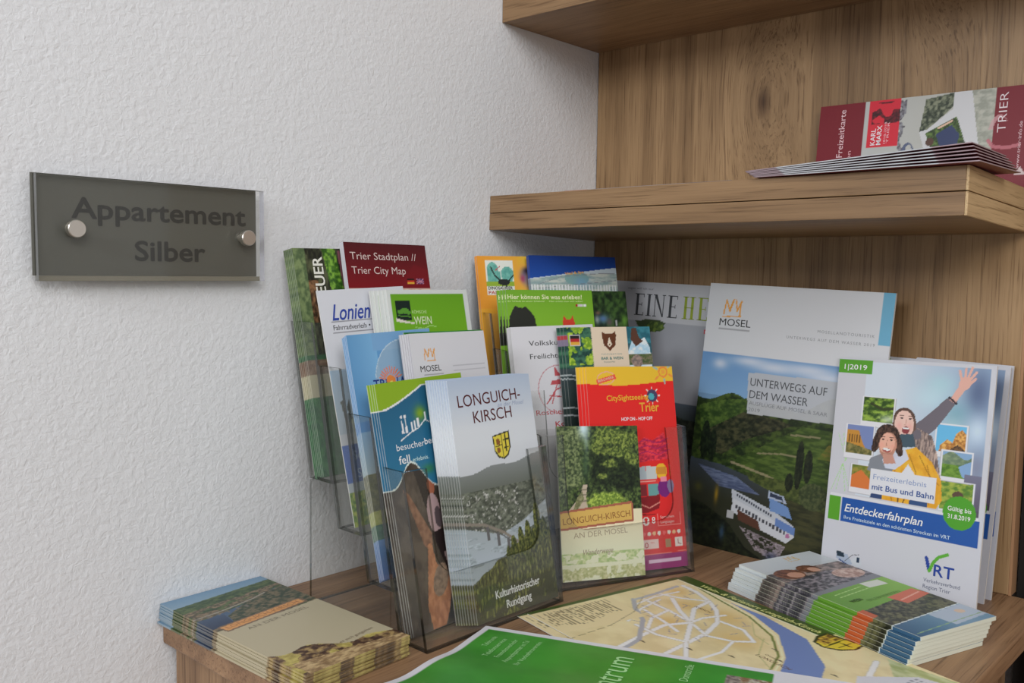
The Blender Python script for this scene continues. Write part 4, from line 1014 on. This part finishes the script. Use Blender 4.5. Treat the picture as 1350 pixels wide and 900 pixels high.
# man in front with yellow jacket
YEL = (204, 152, 44)
cv.leaves(cv.poly([(78, 92), (88, 88), (104, 100), (114, 116), (116, 134), (108, 148), (96, 150), (84, 150), (60, 148), (56, 136), (60, 120), (70, 108)]), (196, 144, 42), (210, 160, 52), 8, 10, 131)
for p_ in ([(82, 96), (90, 112), (88, 128)], [(100, 104), (106, 122), (104, 140)], [(70, 112), (66, 128), (70, 146)], [(92, 96), (102, 112), (112, 120)]): cv.put(cv.line(p_, .9), (150, 104, 30), .8)
cv.put(cv.poly([(44, 104), (56, 98), (70, 110), (60, 122), (42, 116)]), (120, 124, 132)); cv.put(cv.poly([(56, 104), (78, 92), (82, 100), (70, 112), (60, 112)]), (178, 182, 196))
cv.leaves(cv.ell(59.5, 81, 12.2, 11.5, .1) | cv.ell(49.5, 87, 4.6, 9, .2) | cv.ell(70.5, 88, 4.2, 9, -.2) | cv.ell(47, 94, 3, 4) | cv.ell(73, 95, 3, 4), (46, 34, 32), (92, 70, 60), 2, 4, 132)
cv.put(cv.ell(60.4, 89.4, 8.8, 12.4, .1), (172, 126, 108)); cv.put(cv.ell(59.6, 88, 7.6, 10, .1), (200, 156, 138)); cv.blob(60, 99, 6, 3, (140, 104, 92), .7); cv.blob(54, 90, 2.6, 2.2, (206, 142, 128), .5); cv.blob(66, 90, 2.6, 2.2, (206, 142, 128), .5); cv.put(cv.poly([(56, 98), (66, 98), (70, 106), (58, 108)]), SK2)
cv.put(cv.ell(59.6, 94.4, 4.2, 2.2, .1), (150, 70, 66)); cv.put(cv.ell(59.6, 93.8, 3.6, 1.2, .1), (214, 208, 206)); cv.put(cv.ell(55.4, 84.6, 1.4, .8) | cv.ell(63.4, 84.2, 1.4, .8), (50, 40, 40)); cv.put(cv.line([(59.4, 85), (59, 90), (60.6, 90.4)], .6), (160, 112, 98))
cv.put(cv.line([(53.4, 82.4), (57, 82)], .8) | cv.line([(61.6, 81.8), (65.4, 82.2)], .8), (58, 42, 40))
cv.put(cv.poly([(88, 130), (102, 128), (104, 150), (84, 150)]), (52, 78, 120)); cv.put(cv.poly([(50, 130), (58, 130), (60, 148), (46, 148)]), (52, 70, 110)); cv.put(cv.line([(76, 134), (74, 148)], 1.4) | cv.line([(82, 136), (78, 148)], 1.2), (110, 80, 36))
cv.Y -= 7; cv.X -= 2
# speech bubble, bands, badge, marks
cv.put(cv.rect(43.5, 107, 108, 131) | cv.poly([(74, 108), (80, 98), (88, 108)]), (190, 191, 197))
bt = lambda x: 137.5 - 0.02 * x
cv.put(cv.rect(4, 3, 152, 152) & (cv.Y > 135.5) & (cv.Y < 150), (176, 177, 184))
cv.put(cv.rect(3.6, 139.5, 15.8, 163), (84, 146, 44)); cv.put(cv.rect(17.2, 139.5, 148.8, 163.5), (36, 82, 150))
cv.grad(cv.rect(132, 100, 147, 139) & ~cv.rect(110, 107, 143, 139), 100, (110, 110, 130), 139, (84, 76, 92))
cv.put(cv.rect(112, 131, 147.4, 138.5) & ~cv.rect(110, 107, 142.6, 138), (84, 76, 92)); cv.put(cv.rect(4, 137, 147, 139.2), (188, 189, 195))
cv.put(cv.ell(130.5, 135.5, 14.6, 15.2), (76, 146, 44))
cv.put(cv.poly([(16, 194), (28, 194.5), (34, 203), (30, 204), (16, 200)]), (150, 160, 176)); cv.put(cv.poly([(16, 193), (24, 193.4), (25, 198), (17, 197.6)]), (40, 56, 70)); cv.put(cv.poly([(32, 200), (38, 194), (42, 194), (43, 203), (36, 205)]), (176, 180, 186)); cv.put(cv.line([(20, 201), (30, 205), (42, 206)], 1.2), (36, 66, 120)); cv.put(cv.line([(26, 201), (33, 194), (40, 192.5)], .6), (70, 70, 76)); cv.put(cv.rect(38, 195, 41, 200), (44, 60, 80))
cv.put(cv.line([(105, 181), (108.5, 192)], 3.2), (40, 66, 140)); cv.put(cv.line([(108.6, 192), (111.5, 184), (116, 178), (123.5, 174.4)], 3.0), (88, 156, 54))
o = printed('booklet', cv, 0.0022)
vf = lean(.3581, -.085, 0.0003, -.1284, .149, .026); place(o, vf); lettering(o, cv, [
    ('1|2019', 6, 11.6, 5.0, (204, 212, 200), {'w': 24, 'b': .01}), ('Freizeiterlebnis', 47, 117, 5.0, (120, 136, 172), {'w': 52, 'b': -.004}), ('mit Bus und Bahn', 46.5, 127, 5.4, (50, 80, 138), {'w': 60, 'b': .012}),
    ('Entdeckerfahrplan', 20.5, 153, 7.6, (212, 214, 220), {'w': 78, 'b': .02, 'sh': .2}), ('Ihre Freizeitziele an den sch\u00f6nsten Strecken im VRT', 20.5, 160.4, 3.4, (176, 190, 216), {'w': 104, 'b': .004}),
    ('G\u00fcltig bis', 130.5, 134, 4.0, (204, 216, 196), {'w': 21, 'al': .5, 'b': .02}), ('31.8.2019', 130.5, 141, 4.0, (204, 216, 196), {'w': 20, 'al': .5, 'b': .02}),
    ('RT', 112.5, 195.5, 10.5, (40, 66, 140), {'w': 18, 'b': .03}), ('Verkehrsverbund', 104, 202.6, 3.6, (90, 96, 116), {'w': 33}), ('Region Trier', 104, 208.4, 3.6, (90, 96, 116), {'w': 25})])
tag(o, 'timetable booklet with a laughing couple and a green round badge, foremost at right', 'booklet')
M0 = lean(.356, -.060, 0.0003, -.10, .149, .0)
for i, (dx, dy, lb) in enumerate(((0.0, 0.0, 'white booklet directly behind the laughing couple booklet, only right margin visible'), (.002, .030, 'rearmost white booklet at right, a thin strip against the wood panel'))):
    c = copy_thing(o, lean(.3485 + dx, -.028 + dy * .55, 0.0003, -.10, .13 - .05 * i, -.012)); c['label'] = lb; c['group'] = 'timetable booklets'
o['group'] = 'timetable booklets'

# ------------------------------------------------------------------ pile of leaflets at the left end of the desk
cv = Canvas(99, 205, 0.8, (160, 151, 127))
cv.grad(cv.rect(0, 0, 99, 24), 0, (98, 128, 152), 24, (120, 142, 158))
hl = cv.below(lambda x: 22 - .10 * x); cv.leaves(hl & (cv.Y < 90), (40, 64, 38), (84, 98, 60), 7, 4, 141, 4)
cv.leaves(cv.below(lambda x: 38 - .12 * x) & (cv.Y < 90) & (vnoise(cv.X, cv.Y, 12, 5, 143, 3) > .45), (70, 66, 50), (128, 110, 88), 4, 3, 142)
cv.put(cv.poly([(0, 62), (30, 56), (60, 48), (90, 36), (96, 44), (70, 62), (40, 74), (0, 84)]), (66, 88, 112)); cv.leaves(cv.poly([(50, 50), (99, 34), (99, 84), (50, 86), (20, 86), (24, 66)]), (38, 56, 40), (110, 98, 76), 6, 4, 144, 4)
cv.put(cv.line([(0, 55), (30, 52), (60, 46), (76, 40)], 2.0), (134, 128, 116)); 
for i in range(6): cv.put(cv.rect(2 + i * 9, 54, 4 + i * 9, 60), (104, 98, 90))
cv.grad(cv.poly([(0, 60), (24, 60), (20, 84), (0, 84)]), 60, (58, 76, 100), 84, (40, 54, 78))
cv.put(cv.poly([(4, 82), (88, 72.5), (91, 78), (90, 85), (6, 96)]), (112, 92, 74)); cv.put(cv.poly([(6, 84), (87, 74.5), (88, 83), (7.4, 93.4)]), (186, 136, 84))
lowr = cv.below(lambda x: 96 - .1 * x) & (cv.Y > 84) & ~cv.poly([(4, 82), (88, 72.5), (91, 78), (90, 85), (6, 96)])
cv.put(lowr, (160, 151, 127))
br = cv.below(lambda x: 158 + 14 * np.clip(x / 99, 0, 1) * 1.6 + 4 * np.sin(x / 7) + 8 * np.exp(-((x - 70) / 20.) ** 2))
cv.leaves(br, (66, 44, 34), (150, 128, 84), 7, 6, 145, 4, 3.2); cv.leaves(br & (vnoise(cv.X, cv.Y, 14, 12, 146, 2) > .52), (140, 126, 66), (170, 158, 92), 6, 5, 147)
cv.leaves(cv.poly([(4, 182), (60, 190), (99, 196), (99, 205), (4, 205)]), (120, 96, 66), (172, 150, 112), 8, 3, 148)
o = printed('leaflet', cv, 0.0016, page=(158, 150, 128), wrap=0.85)
place(o, flat(.2082, -.5953, .0168, 1.5958)); lettering(o, cv, [
    ('LONGUICH-KIRSCH', 10, 90.4, 5.6, (150, 104, 66), {'w': 74, 'rot': 6.4}), ('AN DER MOSEL', 20, 104, 5.0, (120, 112, 96), {'w': 62, 'rot': 5.5}),
    ('Lassen Sie es sich gutgehen', 28, 181, 3.8, (112, 96, 80), {'w': 62, 'rot': 8, 'sh': .3})])
tag(o, 'topmost cream and river photo leaflet on the pile at the left end of the desk', 'leaflet')
M0 = o.matrix_world.copy(); rng = random.Random(4)
for i in range(1, 9):
    D = Matrix.Translation((rng.uniform(-.0012, .0014) - .00025 * i, rng.uniform(-.0012, .0010), -.00186 * i)) @ Matrix.Rotation(rng.uniform(-.006, .006), 4, 'Z')
    c = copy_thing(o, M0 @ D); c['label'] = 'cream leaflet in the pile at the desk\'s left end, ' + ORD[i] + ' from the top'; c['group'] = 'leaflets piled at the left end of the desk'

# ------------------------------------------------------------------ fanned pile at the right
cv = Canvas(96, 200, 0.75, (170, 176, 178))
cv.grad(cv.rect(0, 0, 96, 30), 0, (184, 190, 192), 40, (170, 176, 180)); crown(cv, 52, 15, 16, (190, 160, 84))
pp = cv.rect(0, 36, 96, 96); cv.leaves(pp, (74, 70, 68), (150, 134, 128), 9, 6, 151, 4)
cv.leaves(cv.ell(22, 44, 16, 13) | cv.ell(50, 40, 12, 10), (92, 60, 46), (130, 90, 66), 5, 5, 152); cv.put(cv.ell(26, 48, 9, 7), (176, 136, 116)); cv.put(cv.ell(54, 44, 6, 6), (180, 142, 122))
cv.leaves(cv.poly([(0, 60), (60, 52), (96, 60), (96, 80), (0, 96)]), (60, 60, 66), (134, 128, 134), 6, 4, 153, 4); cv.leaves(cv.ell(76, 66, 18, 12), (150, 118, 106), (186, 166, 156), 6, 6, 154)
cv.put(cv.poly([(0, 92), (96, 78), (96, 90), (0, 98)]), (118, 120, 126))
gb = cv.poly([(0, 98), (96, 88), (96, 132), (40, 140), (0, 142)]); cv.grad(gb, 0, (96, 142, 48), 96, (122, 166, 62), True)
cv.put(cv.rect(60, 92, 84, 104), (186, 190, 180)); cv.put(cv.line([(14, 104), (54, 98)], 1.0) | cv.line([(14, 110), (58, 104)], 1.0), (160, 190, 120))
lw = cv.poly([(0, 142), (96, 128), (96, 172), (0, 176)]); cv.leaves(lw, (44, 46, 34), (106, 106, 74), 5, 5, 155, 4)
cv.put(cv.poly([(52, 128), (92, 122), (96, 138), (56, 146)]), (188, 100, 74)); cv.put(cv.line([(58, 138), (90, 131)], 1.8), (206, 150, 130)); cv.put(cv.poly([(0, 140), (8, 139), (8, 154), (0, 156)]), (176, 90, 50))
bl = cv.poly([(0, 174), (96, 166), (96, 200), (0, 200)]); cv.grad(bl, 0, (56, 92, 120), 60, (110, 142, 164), True); cv.put(cv.line([(0, 174), (96, 166)], 1.2), (190, 198, 202))
cv.put(cv.poly([(48, 171), (96, 167), (96, 192), (50, 196)]), (160, 172, 186)); cv.put(cv.ell(80, 178, 5, 4), (190, 170, 150)); cv.put(cv.line([(4, 194), (96, 188)], 1), (130, 160, 120))
o = printed('leaflet', cv, 0.0033, page=(188, 190, 176), wrap=0.0)
# booklet spines along the left edge carry the cover print with a white fold line
def spine_print(o, cv, th):
    me = o.data; n = cv.nx * cv.ny; at = me.color_attributes['ink']; N = len(me.vertices)
    a = np.empty(N * 4, np.float32); at.data.foreach_get('color', a); a = a.reshape(-1, 4)
    co = np.empty(N * 3, np.float32); me.vertices.foreach_get('co', co); co = co.reshape(-1, 3)
    k = (N - n) // 4; face = ink(cv.p.reshape(-1, 3))
    left = face.reshape(cv.ny, cv.nx, 3)[:, 2]
    for ring in (1, 2, 3):
        sl = slice(n + ring * k, n + ring * k + k); c = co[sl]; m = (c[:, 0] < 1e-6)
        rows = np.clip(np.round((cv.H / 1000 - c[m, 1]) / (cv.H / 1000) * (cv.ny - 1)).astype(int), 0, cv.ny - 1)
        sub = a[sl]; sub[m, :3] = left[rows] * (.95 if ring < 3 else .9); a[sl] = sub
    at.data.foreach_set('color', a.ravel())
spine_print(o, cv, .0033)
place(o, flat(.5050, -.234, .0250, 1.2527)); lettering(o, cv, [
    ('WEIN', 14, 124, 5, (60, 84, 40), {'w': 14, 'b': .02, 'rot': 4}), ('ERLEBNISREISEN', 30, 128, 4.2, (84, 120, 50), {'w': 46, 'rot': 5})])
tag(o, 'topmost booklet with ochre crown and green band on the fanned pile at right', 'booklet')
M0 = o.matrix_world.copy()
for i in range(1, 7):
    D = Matrix.Translation((-.0010 * i - (.003 if i else 0), .0008 * i + rng.uniform(-.0008, .0008), -.0036 * i)) @ Matrix.Rotation(rng.uniform(-.003, .003), 4, 'Z')
    c = copy_thing(o, M0 @ D); c['label'] = 'booklet with printed spine in the fanned pile at right, ' + ORD[i] + ' from the top'; c['group'] = 'booklets in the fanned pile'

# ------------------------------------------------------------------ village map and green sheet on the desk
cv = Canvas(297, 195, 1.0, (196, 182, 142))
cv.leaves(cv.rect(0, 0, 297, 195), (190, 176, 136), (202, 190, 152), 40, 30, 161)
for bx, by, rx, ry in ((100, 50, 22, 18), (60, 60, 16, 14), (140, 80, 20, 16), (30, 40, 12, 10), (80, 100, 14, 12)): cv.blob(bx, by, rx, ry, (190, 164, 106), .8)
riv = cv.poly([(78, 20), (120, 20), (170, 30), (212, 62), (240, 110), (240, 195), (214, 195), (212, 120), (184, 74), (150, 42), (110, 26)])
cv.put(riv, (104, 122, 168))
cv.put(cv.line([(16, 12), (60, 22), (110, 32), (150, 50), (180, 78), (200, 116), (206, 195)], 2.2), (112, 122, 62)); cv.put(cv.line([(16, 12), (60, 20), (110, 29), (152, 47), (183, 76), (204, 116), (210, 195)], 1.2), (210, 200, 170))
RD = (206, 202, 204)
for pts, w in (([(20, 24), (40, 26), (64, 34), (84, 46), (104, 66), (116, 92), (122, 120), (130, 160)], 4.2), ([(24, 60), (44, 50), (64, 34)], 3), ([(28, 82), (60, 82), (92, 86), (120, 96)], 3), ([(40, 58), (66, 74), (92, 86)], 4.0),
               ([(64, 34), (70, 60), (92, 86), (120, 120), (150, 150)], 4.0), ([(96, 48), (90, 70), (92, 86)], 3), ([(120, 96), (140, 86), (150, 72), (128, 60), (104, 62)], 3), ([(48, 100), (76, 104), (100, 110)], 3), ([(60, 82), (66, 108), (84, 130)], 3),
               ([(92, 86), (84, 110), (90, 140), (100, 180)], 4), ([(36, 70), (44, 100), (60, 130)], 2.4), ([(120, 120), (96, 130), (70, 130)], 3), ([(140, 86), (150, 110), (150, 150)], 2.6), ([(228, 20), (246, 60), (256, 100), (262, 195)], 4.4), ([(30, 40), (28, 70), (34, 100)], 2.4)):
    cv.put(cv.line(pts, w + 1.0), (176, 168, 150)); cv.put(cv.line(pts, w), RD)
for k in range(26):
    rx_, ry_ = 34 + (k * 37) % 100, 30 + (k * 53) % 96
    cv.put(cv.line([(rx_, ry_), (rx_ + 7 * math.cos(k), ry_ + 7 * math.sin(k))], .9), (120, 116, 140), .8)
cv.put(cv.line([(22, 90), (40, 104), (66, 118), (96, 150), (110, 195)], 4.4), (150, 152, 158)); cv.put(cv.line([(18, 30), (22, 60), (24, 90)], 4.0), (158, 160, 164))
for pts in ([(150, 60), (170, 90), (196, 104)], [(240, 60), (262, 90), (290, 100)], [(250, 50), (248, 90), (262, 130)], [(120, 40), (140, 60), (160, 66)]): cv.put(cv.line(pts, .9), (160, 160, 110))
for x_, y_ in ((226, 70), (236, 92), (242, 118), (170, 70), (160, 110), (186, 84), (132, 128), (100, 150), (40, 140)): cv.put(cv.poly([(x_ - 3, y_), (x_, y_ - 2), (x_ + 2, y_ - .4), (x_ + 4, y_), (x_, y_ + 1)]), (90, 80, 62))
cv.leaves(cv.poly([(230, 8), (297, 0), (297, 60), (252, 34)]), (150, 158, 106), (176, 180, 140), 20, 10, 163); cv.put(cv.poly([(236, 56), (262, 18), (297, 6), (297, 90), (262, 100)]), (184, 184, 190)); cv.dashes(262, 22, 292, 60, 5, (120, 122, 132), .7, 5)
cv.put(cv.poly([(8, 104), (60, 110), (52, 195), (4, 195)]), (198, 184, 146)); cv.dashes(10, 118, 46, 190, 3.4, (110, 100, 76), .75, 7, .5, 3.0)
for i in range(22): cv.put(cv.line([(8 + 0 * i, 190 - i * 3.6), (14 + (i * 7 % 16), 190 - i * 3.6)], .8), (122, 110, 84), .8)
cv.put(cv.line([(22, 78), (46, 110), (60, 150), (64, 195)], .7), (120, 110, 80))
cv.put((cv.Y < 15) & (cv.X < 176), (66, 84, 36)); cv.put(cv.X < 3.4, (66, 84, 36)); cv.put((cv.Y < 3) & (cv.X < 30), (66, 84, 36))
cv.put((cv.Y >= 15) & (cv.Y < 16.4) & (cv.X > 4) & (cv.X < 176), (204, 196, 168))
sd = cv.poly([(170, 4), (204, 0), (206, 14), (200, 26), (188, 33), (176, 30), (170, 18)]); cv.put(sd, (54, 46, 26)); s2 = cv.poly([(172, 6), (202, 2.4), (203.6, 14), (198, 24), (188, 31), (178, 28), (172.4, 18)]); cv.put(s2, (196, 176, 56))
cv.put(s2 & (cv.line([(187, 3), (188, 32)], 1.5) | cv.line([(195, 6), (195, 22)], 1.8) | cv.line([(190, 13), (200, 12)], 1.6)), (54, 46, 26)); cv.leaves(s2 & cv.rect(173, 5, 185, 26), (90, 50, 34), (190, 160, 60), 4, 4, 164)
cv.put(cv.line([(180, 26), (190, 20)], 1.2), (60, 50, 30), 0)
o = printed('town_map', cv, 0.0006)
place(o, flat(.2156, -.3678, .0024, -.235)); lettering(o, cv, [
    ('Wein- & Ferienort Longuich-Kirsch', 30, 11.5, 6.2, (190, 192, 126), {'w': 137, 'sh': .3, 'b': .02}), ('LONGUICH', 168, 92, 4.0, (110, 84, 60), {'w': 34, 'sh': .3}),
    ('KIRSCH', 66, 56, 3.2, (110, 84, 60), {'w': 20, 'sh': .3}), ('Ortsteil', 172, 85, 2.6, (120, 100, 70), {'sh': .3})])
tag(o, 'unfolded village map with a blue river bend, lying on the desk under the green sheet', 'map')
c = copy_thing(o, flat(.2095, -.3755, .0012, -.232)); c['label'] = 'second village map, only its left corner showing under the first map'
c['group'] = 'village maps'; o['group'] = 'village maps'

SW, SH = 210, 297
def lift(x, y):
    s = np.clip((SW / 1000 - x) / .165, 0, 2.2); d = np.clip((SH / 1000 - y) / .297, 0, 1)
    return .0245 * s ** 1.35 * (1 - .75 * d) + .0010 * np.sin(x * 70 + 1) * np.clip(s * 2, 0, 1)
cv = Canvas(SW, SH, 1.5, (192, 192, 197))
gr = cv.rect(7, 6, 202, 297 - 45)
cv.grad(cv.rect(7, 6, 203, 201), 6, (58, 134, 44), 201, (62, 140, 46))
cv.put(cv.rect(7, 6, 203, 236), (60, 136, 44)); cv.leaves(cv.rect(7, 6, 203, 236), (54, 130, 40), (64, 142, 48), 60, 60, 7)
cv.leaves(cv.rect(60, 204, 186, 236), (96, 84, 82), (150, 142, 132), 5, 4, 172, 4); cv.leaves(cv.rect(60, 204, 186, 236) & (vnoise(cv.X, cv.Y, 9, 7, 173, 2) > .6), (120, 90, 60), (170, 170, 160), 4, 4, 174)
o = printed('poster_sheet', cv, 0.0004, surf=lift)
a = 1.965; u = (math.cos(a), math.sin(a)); v = (-u[1], u[0])
place(o, flat(.211 - v[0] * .297 - u[0] * .21, -.416 - v[1] * .297 - u[1] * .21, .0036, a))
LG = (150, 196, 140)
lettering(o, cv, [
    ('Tafelrunde', 160, 20, 4.4, LG, {'w': 26}), ('Telefonservice', 138, 29, 4.4, LG, {'w': 46}), ('Fremdenverkehr', 140, 38, 4.4, LG, {'w': 46}), ('Ansprechpartner im Tal', 132, 47, 4.4, LG, {'w': 56}), ('Ihr Verkehrsverein', 130, 57, 4.4, LG, {'w': 60}),
    ('Zentrum', 187, 133, 21, (150, 196, 140), {'w': 96, 'al': 1.0}), ('Domstra\u00dfe', 160, 178, 6.6, LG, {'w': 34})], surf=lift, lift=.0003)
tag(o, 'white-bordered green sheet in the foreground, curled up at its left end', 'poster')

# ------------------------------------------------------------------ leaflets on the middle shelf
cv = Canvas(210, 99, 0.85, (158, 156, 152))
RDK = (112, 26, 38)
cv.put(cv.rect(0, 0, 48, 99), RDK); cv.put(cv.rect(171, 0, 210, 99), RDK)
cv.grad(cv.rect(48, 0, 171, 99), 48, (160, 162, 160), 171, (158, 156, 148), True)
cv.put(cv.rect(52, 0, 84, 48), (186, 40, 56)); cv.leaves(cv.rect(56, 2, 84, 24) & (vnoise(cv.X, cv.Y, 8, 7, 181, 2) > .52), (56, 24, 30), (110, 30, 40), 4, 4, 182)
cv.leaves(cv.rect(84, 2, 90, 70) & (vnoise(cv.X, cv.Y, 5, 6, 183, 2) > .5), (84, 80, 86), (130, 130, 136), 3, 3, 184)
cv.put(cv.ell(94, 56, 6, 10) & ~cv.ell(95, 54, 3, 6), (84, 92, 116)); cv.leaves(cv.rect(56, 60, 90, 99) & (vnoise(cv.X, cv.Y, 12, 9, 185, 3) > .55), (132, 140, 136), (164, 166, 160), 5, 5, 186)
cv.leaves(cv.poly([(108, 4), (136, 0), (134, 14), (112, 34), (104, 36)]), (48, 56, 44), (120, 124, 104), 4, 4, 187, 3); cv.put(cv.poly([(134, 0), (152, 0), (160, 56), (116, 74), (104, 36), (112, 34), (134, 16)]), (176, 176, 178))
cv.leaves(cv.poly([(110, 38), (138, 24), (148, 52), (120, 64)]), (44, 60, 36), (96, 120, 60), 4, 4, 188); cv.put(cv.poly([(120, 40), (134, 32), (142, 42), (140, 52), (126, 56)]), (52, 62, 96)); cv.put(cv.ell(115, 47, 4, 4), (84, 60, 50)); cv.put(cv.line([(122, 34), (134, 28)], 2), (190, 160, 140)); cv.put(cv.line([(124, 58), (138, 54)], 2.2), (196, 196, 200))
cv.blob(112, 66, 6, 5, (190, 170, 100), .7); cv.leaves(cv.poly([(150, 0), (171, 0), (171, 99), (160, 99), (160, 56)]), (134, 136, 126), (160, 160, 150), 7, 5, 189); cv.blob(140, 68, 8, 8, (120, 118, 108), .6)
cv.put(cv.ell(176, 44, 9, 18) & ~cv.ell(178, 44, 7.4, 15) & (cv.Y < 40), (176, 140, 142), .8); cv.put(cv.line([(168, 50), (172, 56), (184, 58), (194, 56)], 3.4), (166, 100, 108), .9)
cv.put(cv.poly([(192, 84), (197, 76), (202, 84)]), (176, 160, 160))
o = printed('leaflet', cv, 0.0016)
place(o, lean(.3072, -.0225, .3866, 0, .12, -.006)); lettering(o, cv, [
    ('Stadt- & Freizeitkarte', 28, 92, 6.4, (196, 168, 172), {'rot': 90, 'w': 86}), ('Region', 37, 76, 4.0, (190, 150, 156), {'rot': 90, 'w': 26}),
    ('KARL', 61, 46, 4.8, (206, 190, 194), {'rot': 90, 'w': 17, 'b': .03}), ('MARX', 67, 46, 4.8, (206, 190, 194), {'rot': 90, 'w': 20, 'b': .03}), ('1818-2018', 71.5, 45, 2.2, (206, 160, 166), {'rot': 90, 'w': 22}), ('TRIER', 74.5, 45, 2.2, (206, 160, 166), {'rot': 90, 'w': 22}),
    ('TRIER', 182, 43, 7.4, (196, 184, 186), {'rot': 90, 'w': 38, 'b': -.01}), ('www.trier-info.de', 196, 78, 3.0, (186, 160, 164), {'rot': 90, 'w': 44})])
tag(o, 'dark red and white leaflet standing on its long side against the panel, mid shelf', 'leaflet')

# pile lying on the shelf corner: dark red ends, pale middles
cv = Canvas(190, 99, 2.2, (150, 156, 158))
cv.put(cv.rect(0, 0, 30, 99), (96, 26, 40)); cv.put(cv.rect(160, 0, 210, 99), (104, 26, 38))
o = printed('leaflet', cv, 0.0009, page=(168, 164, 170), wrap=.6)
o.data.materials[0] = MAT['print']
# the underside is dark red
me = o.data; N = len(me.vertices); a_ = np.empty(N * 4, np.float32); me.color_attributes['ink'].data.foreach_get('color', a_); a_ = a_.reshape(-1, 4)
n_ = cv.nx * cv.ny; k_ = (N - n_) // 4; a_[n_ + 3 * k_:, :3] = ink((104, 26, 38)); me.color_attributes['ink'].data.foreach_set('color', a_.ravel())
tag(o, 'top leaflet of the flat pile at the outer corner of the middle shelf', 'leaflet')
zt = .3914
def shelf_leaf(i):
    return flat(.5145 - .190 + .0018 * (5 - i), -.2035 + .0005 * (i % 2), zt + .0011 * i + .0011, .004 - .010 * (5 - i)) @ Matrix.Rotation(-.0105 * i, 4, 'Y')
place(o, shelf_leaf(5))
for i in range(5):
    c = copy_thing(o, shelf_leaf(i)); c['label'] = 'red-ended leaflet in the flat pile on the middle shelf, ' + (ORD[6 - i] + ' from the top' if i else 'lowest'); c['group'] = 'leaflets piled on the middle shelf'
cv = Canvas(200, 99, 3.0, (140, 140, 146)); cv.put(cv.rect(0, 0, 30, 99), (176, 90, 66)); cv.put(cv.rect(150, 0, 200, 99), (84, 84, 90))
o = printed('leaflet', cv, 0.0010, page=(126, 120, 120), wrap=.6); place(o, flat(.104, -.1915, .3922, 0.0))
tag(o, 'thin grey leaflet lying flat at the left part of the middle shelf', 'leaflet')

# ------------------------------------------------------------------ door sign on the plaster wall
sy0, sy1, sz, sh_ = -.6975, -.5065, .2905, .0795
root = empty('door_sign', (0.0, sy0, sz)); tag(root, 'clear acrylic sign with grey backing and two steel screws on the white wall', 'sign')
root.rotation_euler = (0.007, 0, 0)
W_, H_ = sy1 - sy0, sh_
m = MB(); m.box(0.0103, 0.0175, 0, W_, 0, H_, 0, 2, 0); m.m[3] = 1; m.build('acrylic_plate', [MAT['plate'], MAT['plate_edge'], MAT['clear_edge']], root)
m = MB(); m.box(0.0085, 0.0098, -.0012, W_ - .0035, .0040, H_ + .0008); bk = m.build('backing_film', MAT['film'], root)
m = MB(); m.box(0.0085, 0.0096, .0012, W_, 0, .0039); m.build('lower_strip', principled('brown_grey_strip', (140, 134, 120), .5), root)
def sign_text(txt, y, z, h, w):
    v_, f_ = glyphs(txt, .006, 0, 1.0); v_ = v_ * (h / .7); v_[:, 0] -= v_[:, 0].min(); v_[:, 0] *= w / v_[:, 0].max()
    return [(0.00990, y + a_, z + b_) for a_, b_ in v_], f_
V, F = [], []
for t_ in (('Appartement', .0275, .0485, .0158, .1490), ('Silber', .0765, .0165, .0158, .0610)):
    v_, f_ = sign_text(*t_)
    for dx, dy, dz in ((0, 0, 0), (.00006, .0008, 0), (.00012, .0004, .0004), (.00018, .0004, -.0004)):
        n = len(V); V += [(x_ + dx, y_ + dy, z_ + dz) for x_, y_, z_ in v_]; F += [tuple(a_ + n for a_ in q_) for q_ in f_]
lt = mesh_obj('lettering', V, F, MAT['dark_text'], root); lt['label'] = 'dark grey writing'; lt['kind'] = 'stuff'
for yy, zz in ((.0265, .0395), (.1725, .0375)):
    V, F = [], []; S = 28
    prof = [(0.0002, .0035), (.0175, .0035), (.0178, .0068), (.0228, .0068), (.0236, .0062), (.0237, .0)]
    for px_, rr in prof[:-1]:
        V += [(px_, yy + rr * math.cos(2 * math.pi * i / S), zz + rr * math.sin(2 * math.pi * i / S)) for i in range(S)]
    for r_ in range(len(prof) - 2):
        for i in range(S):
            j = (i + 1) % S; F.append((r_ * S + i, r_ * S + j, (r_ + 1) * S + j, (r_ + 1) * S + i))
    F.append(tuple(range((len(prof) - 2) * S, (len(prof) - 1) * S))); F.append(tuple(range(S))[::-1])
    mesh_obj('screw', V, F, MAT['steel'], root)
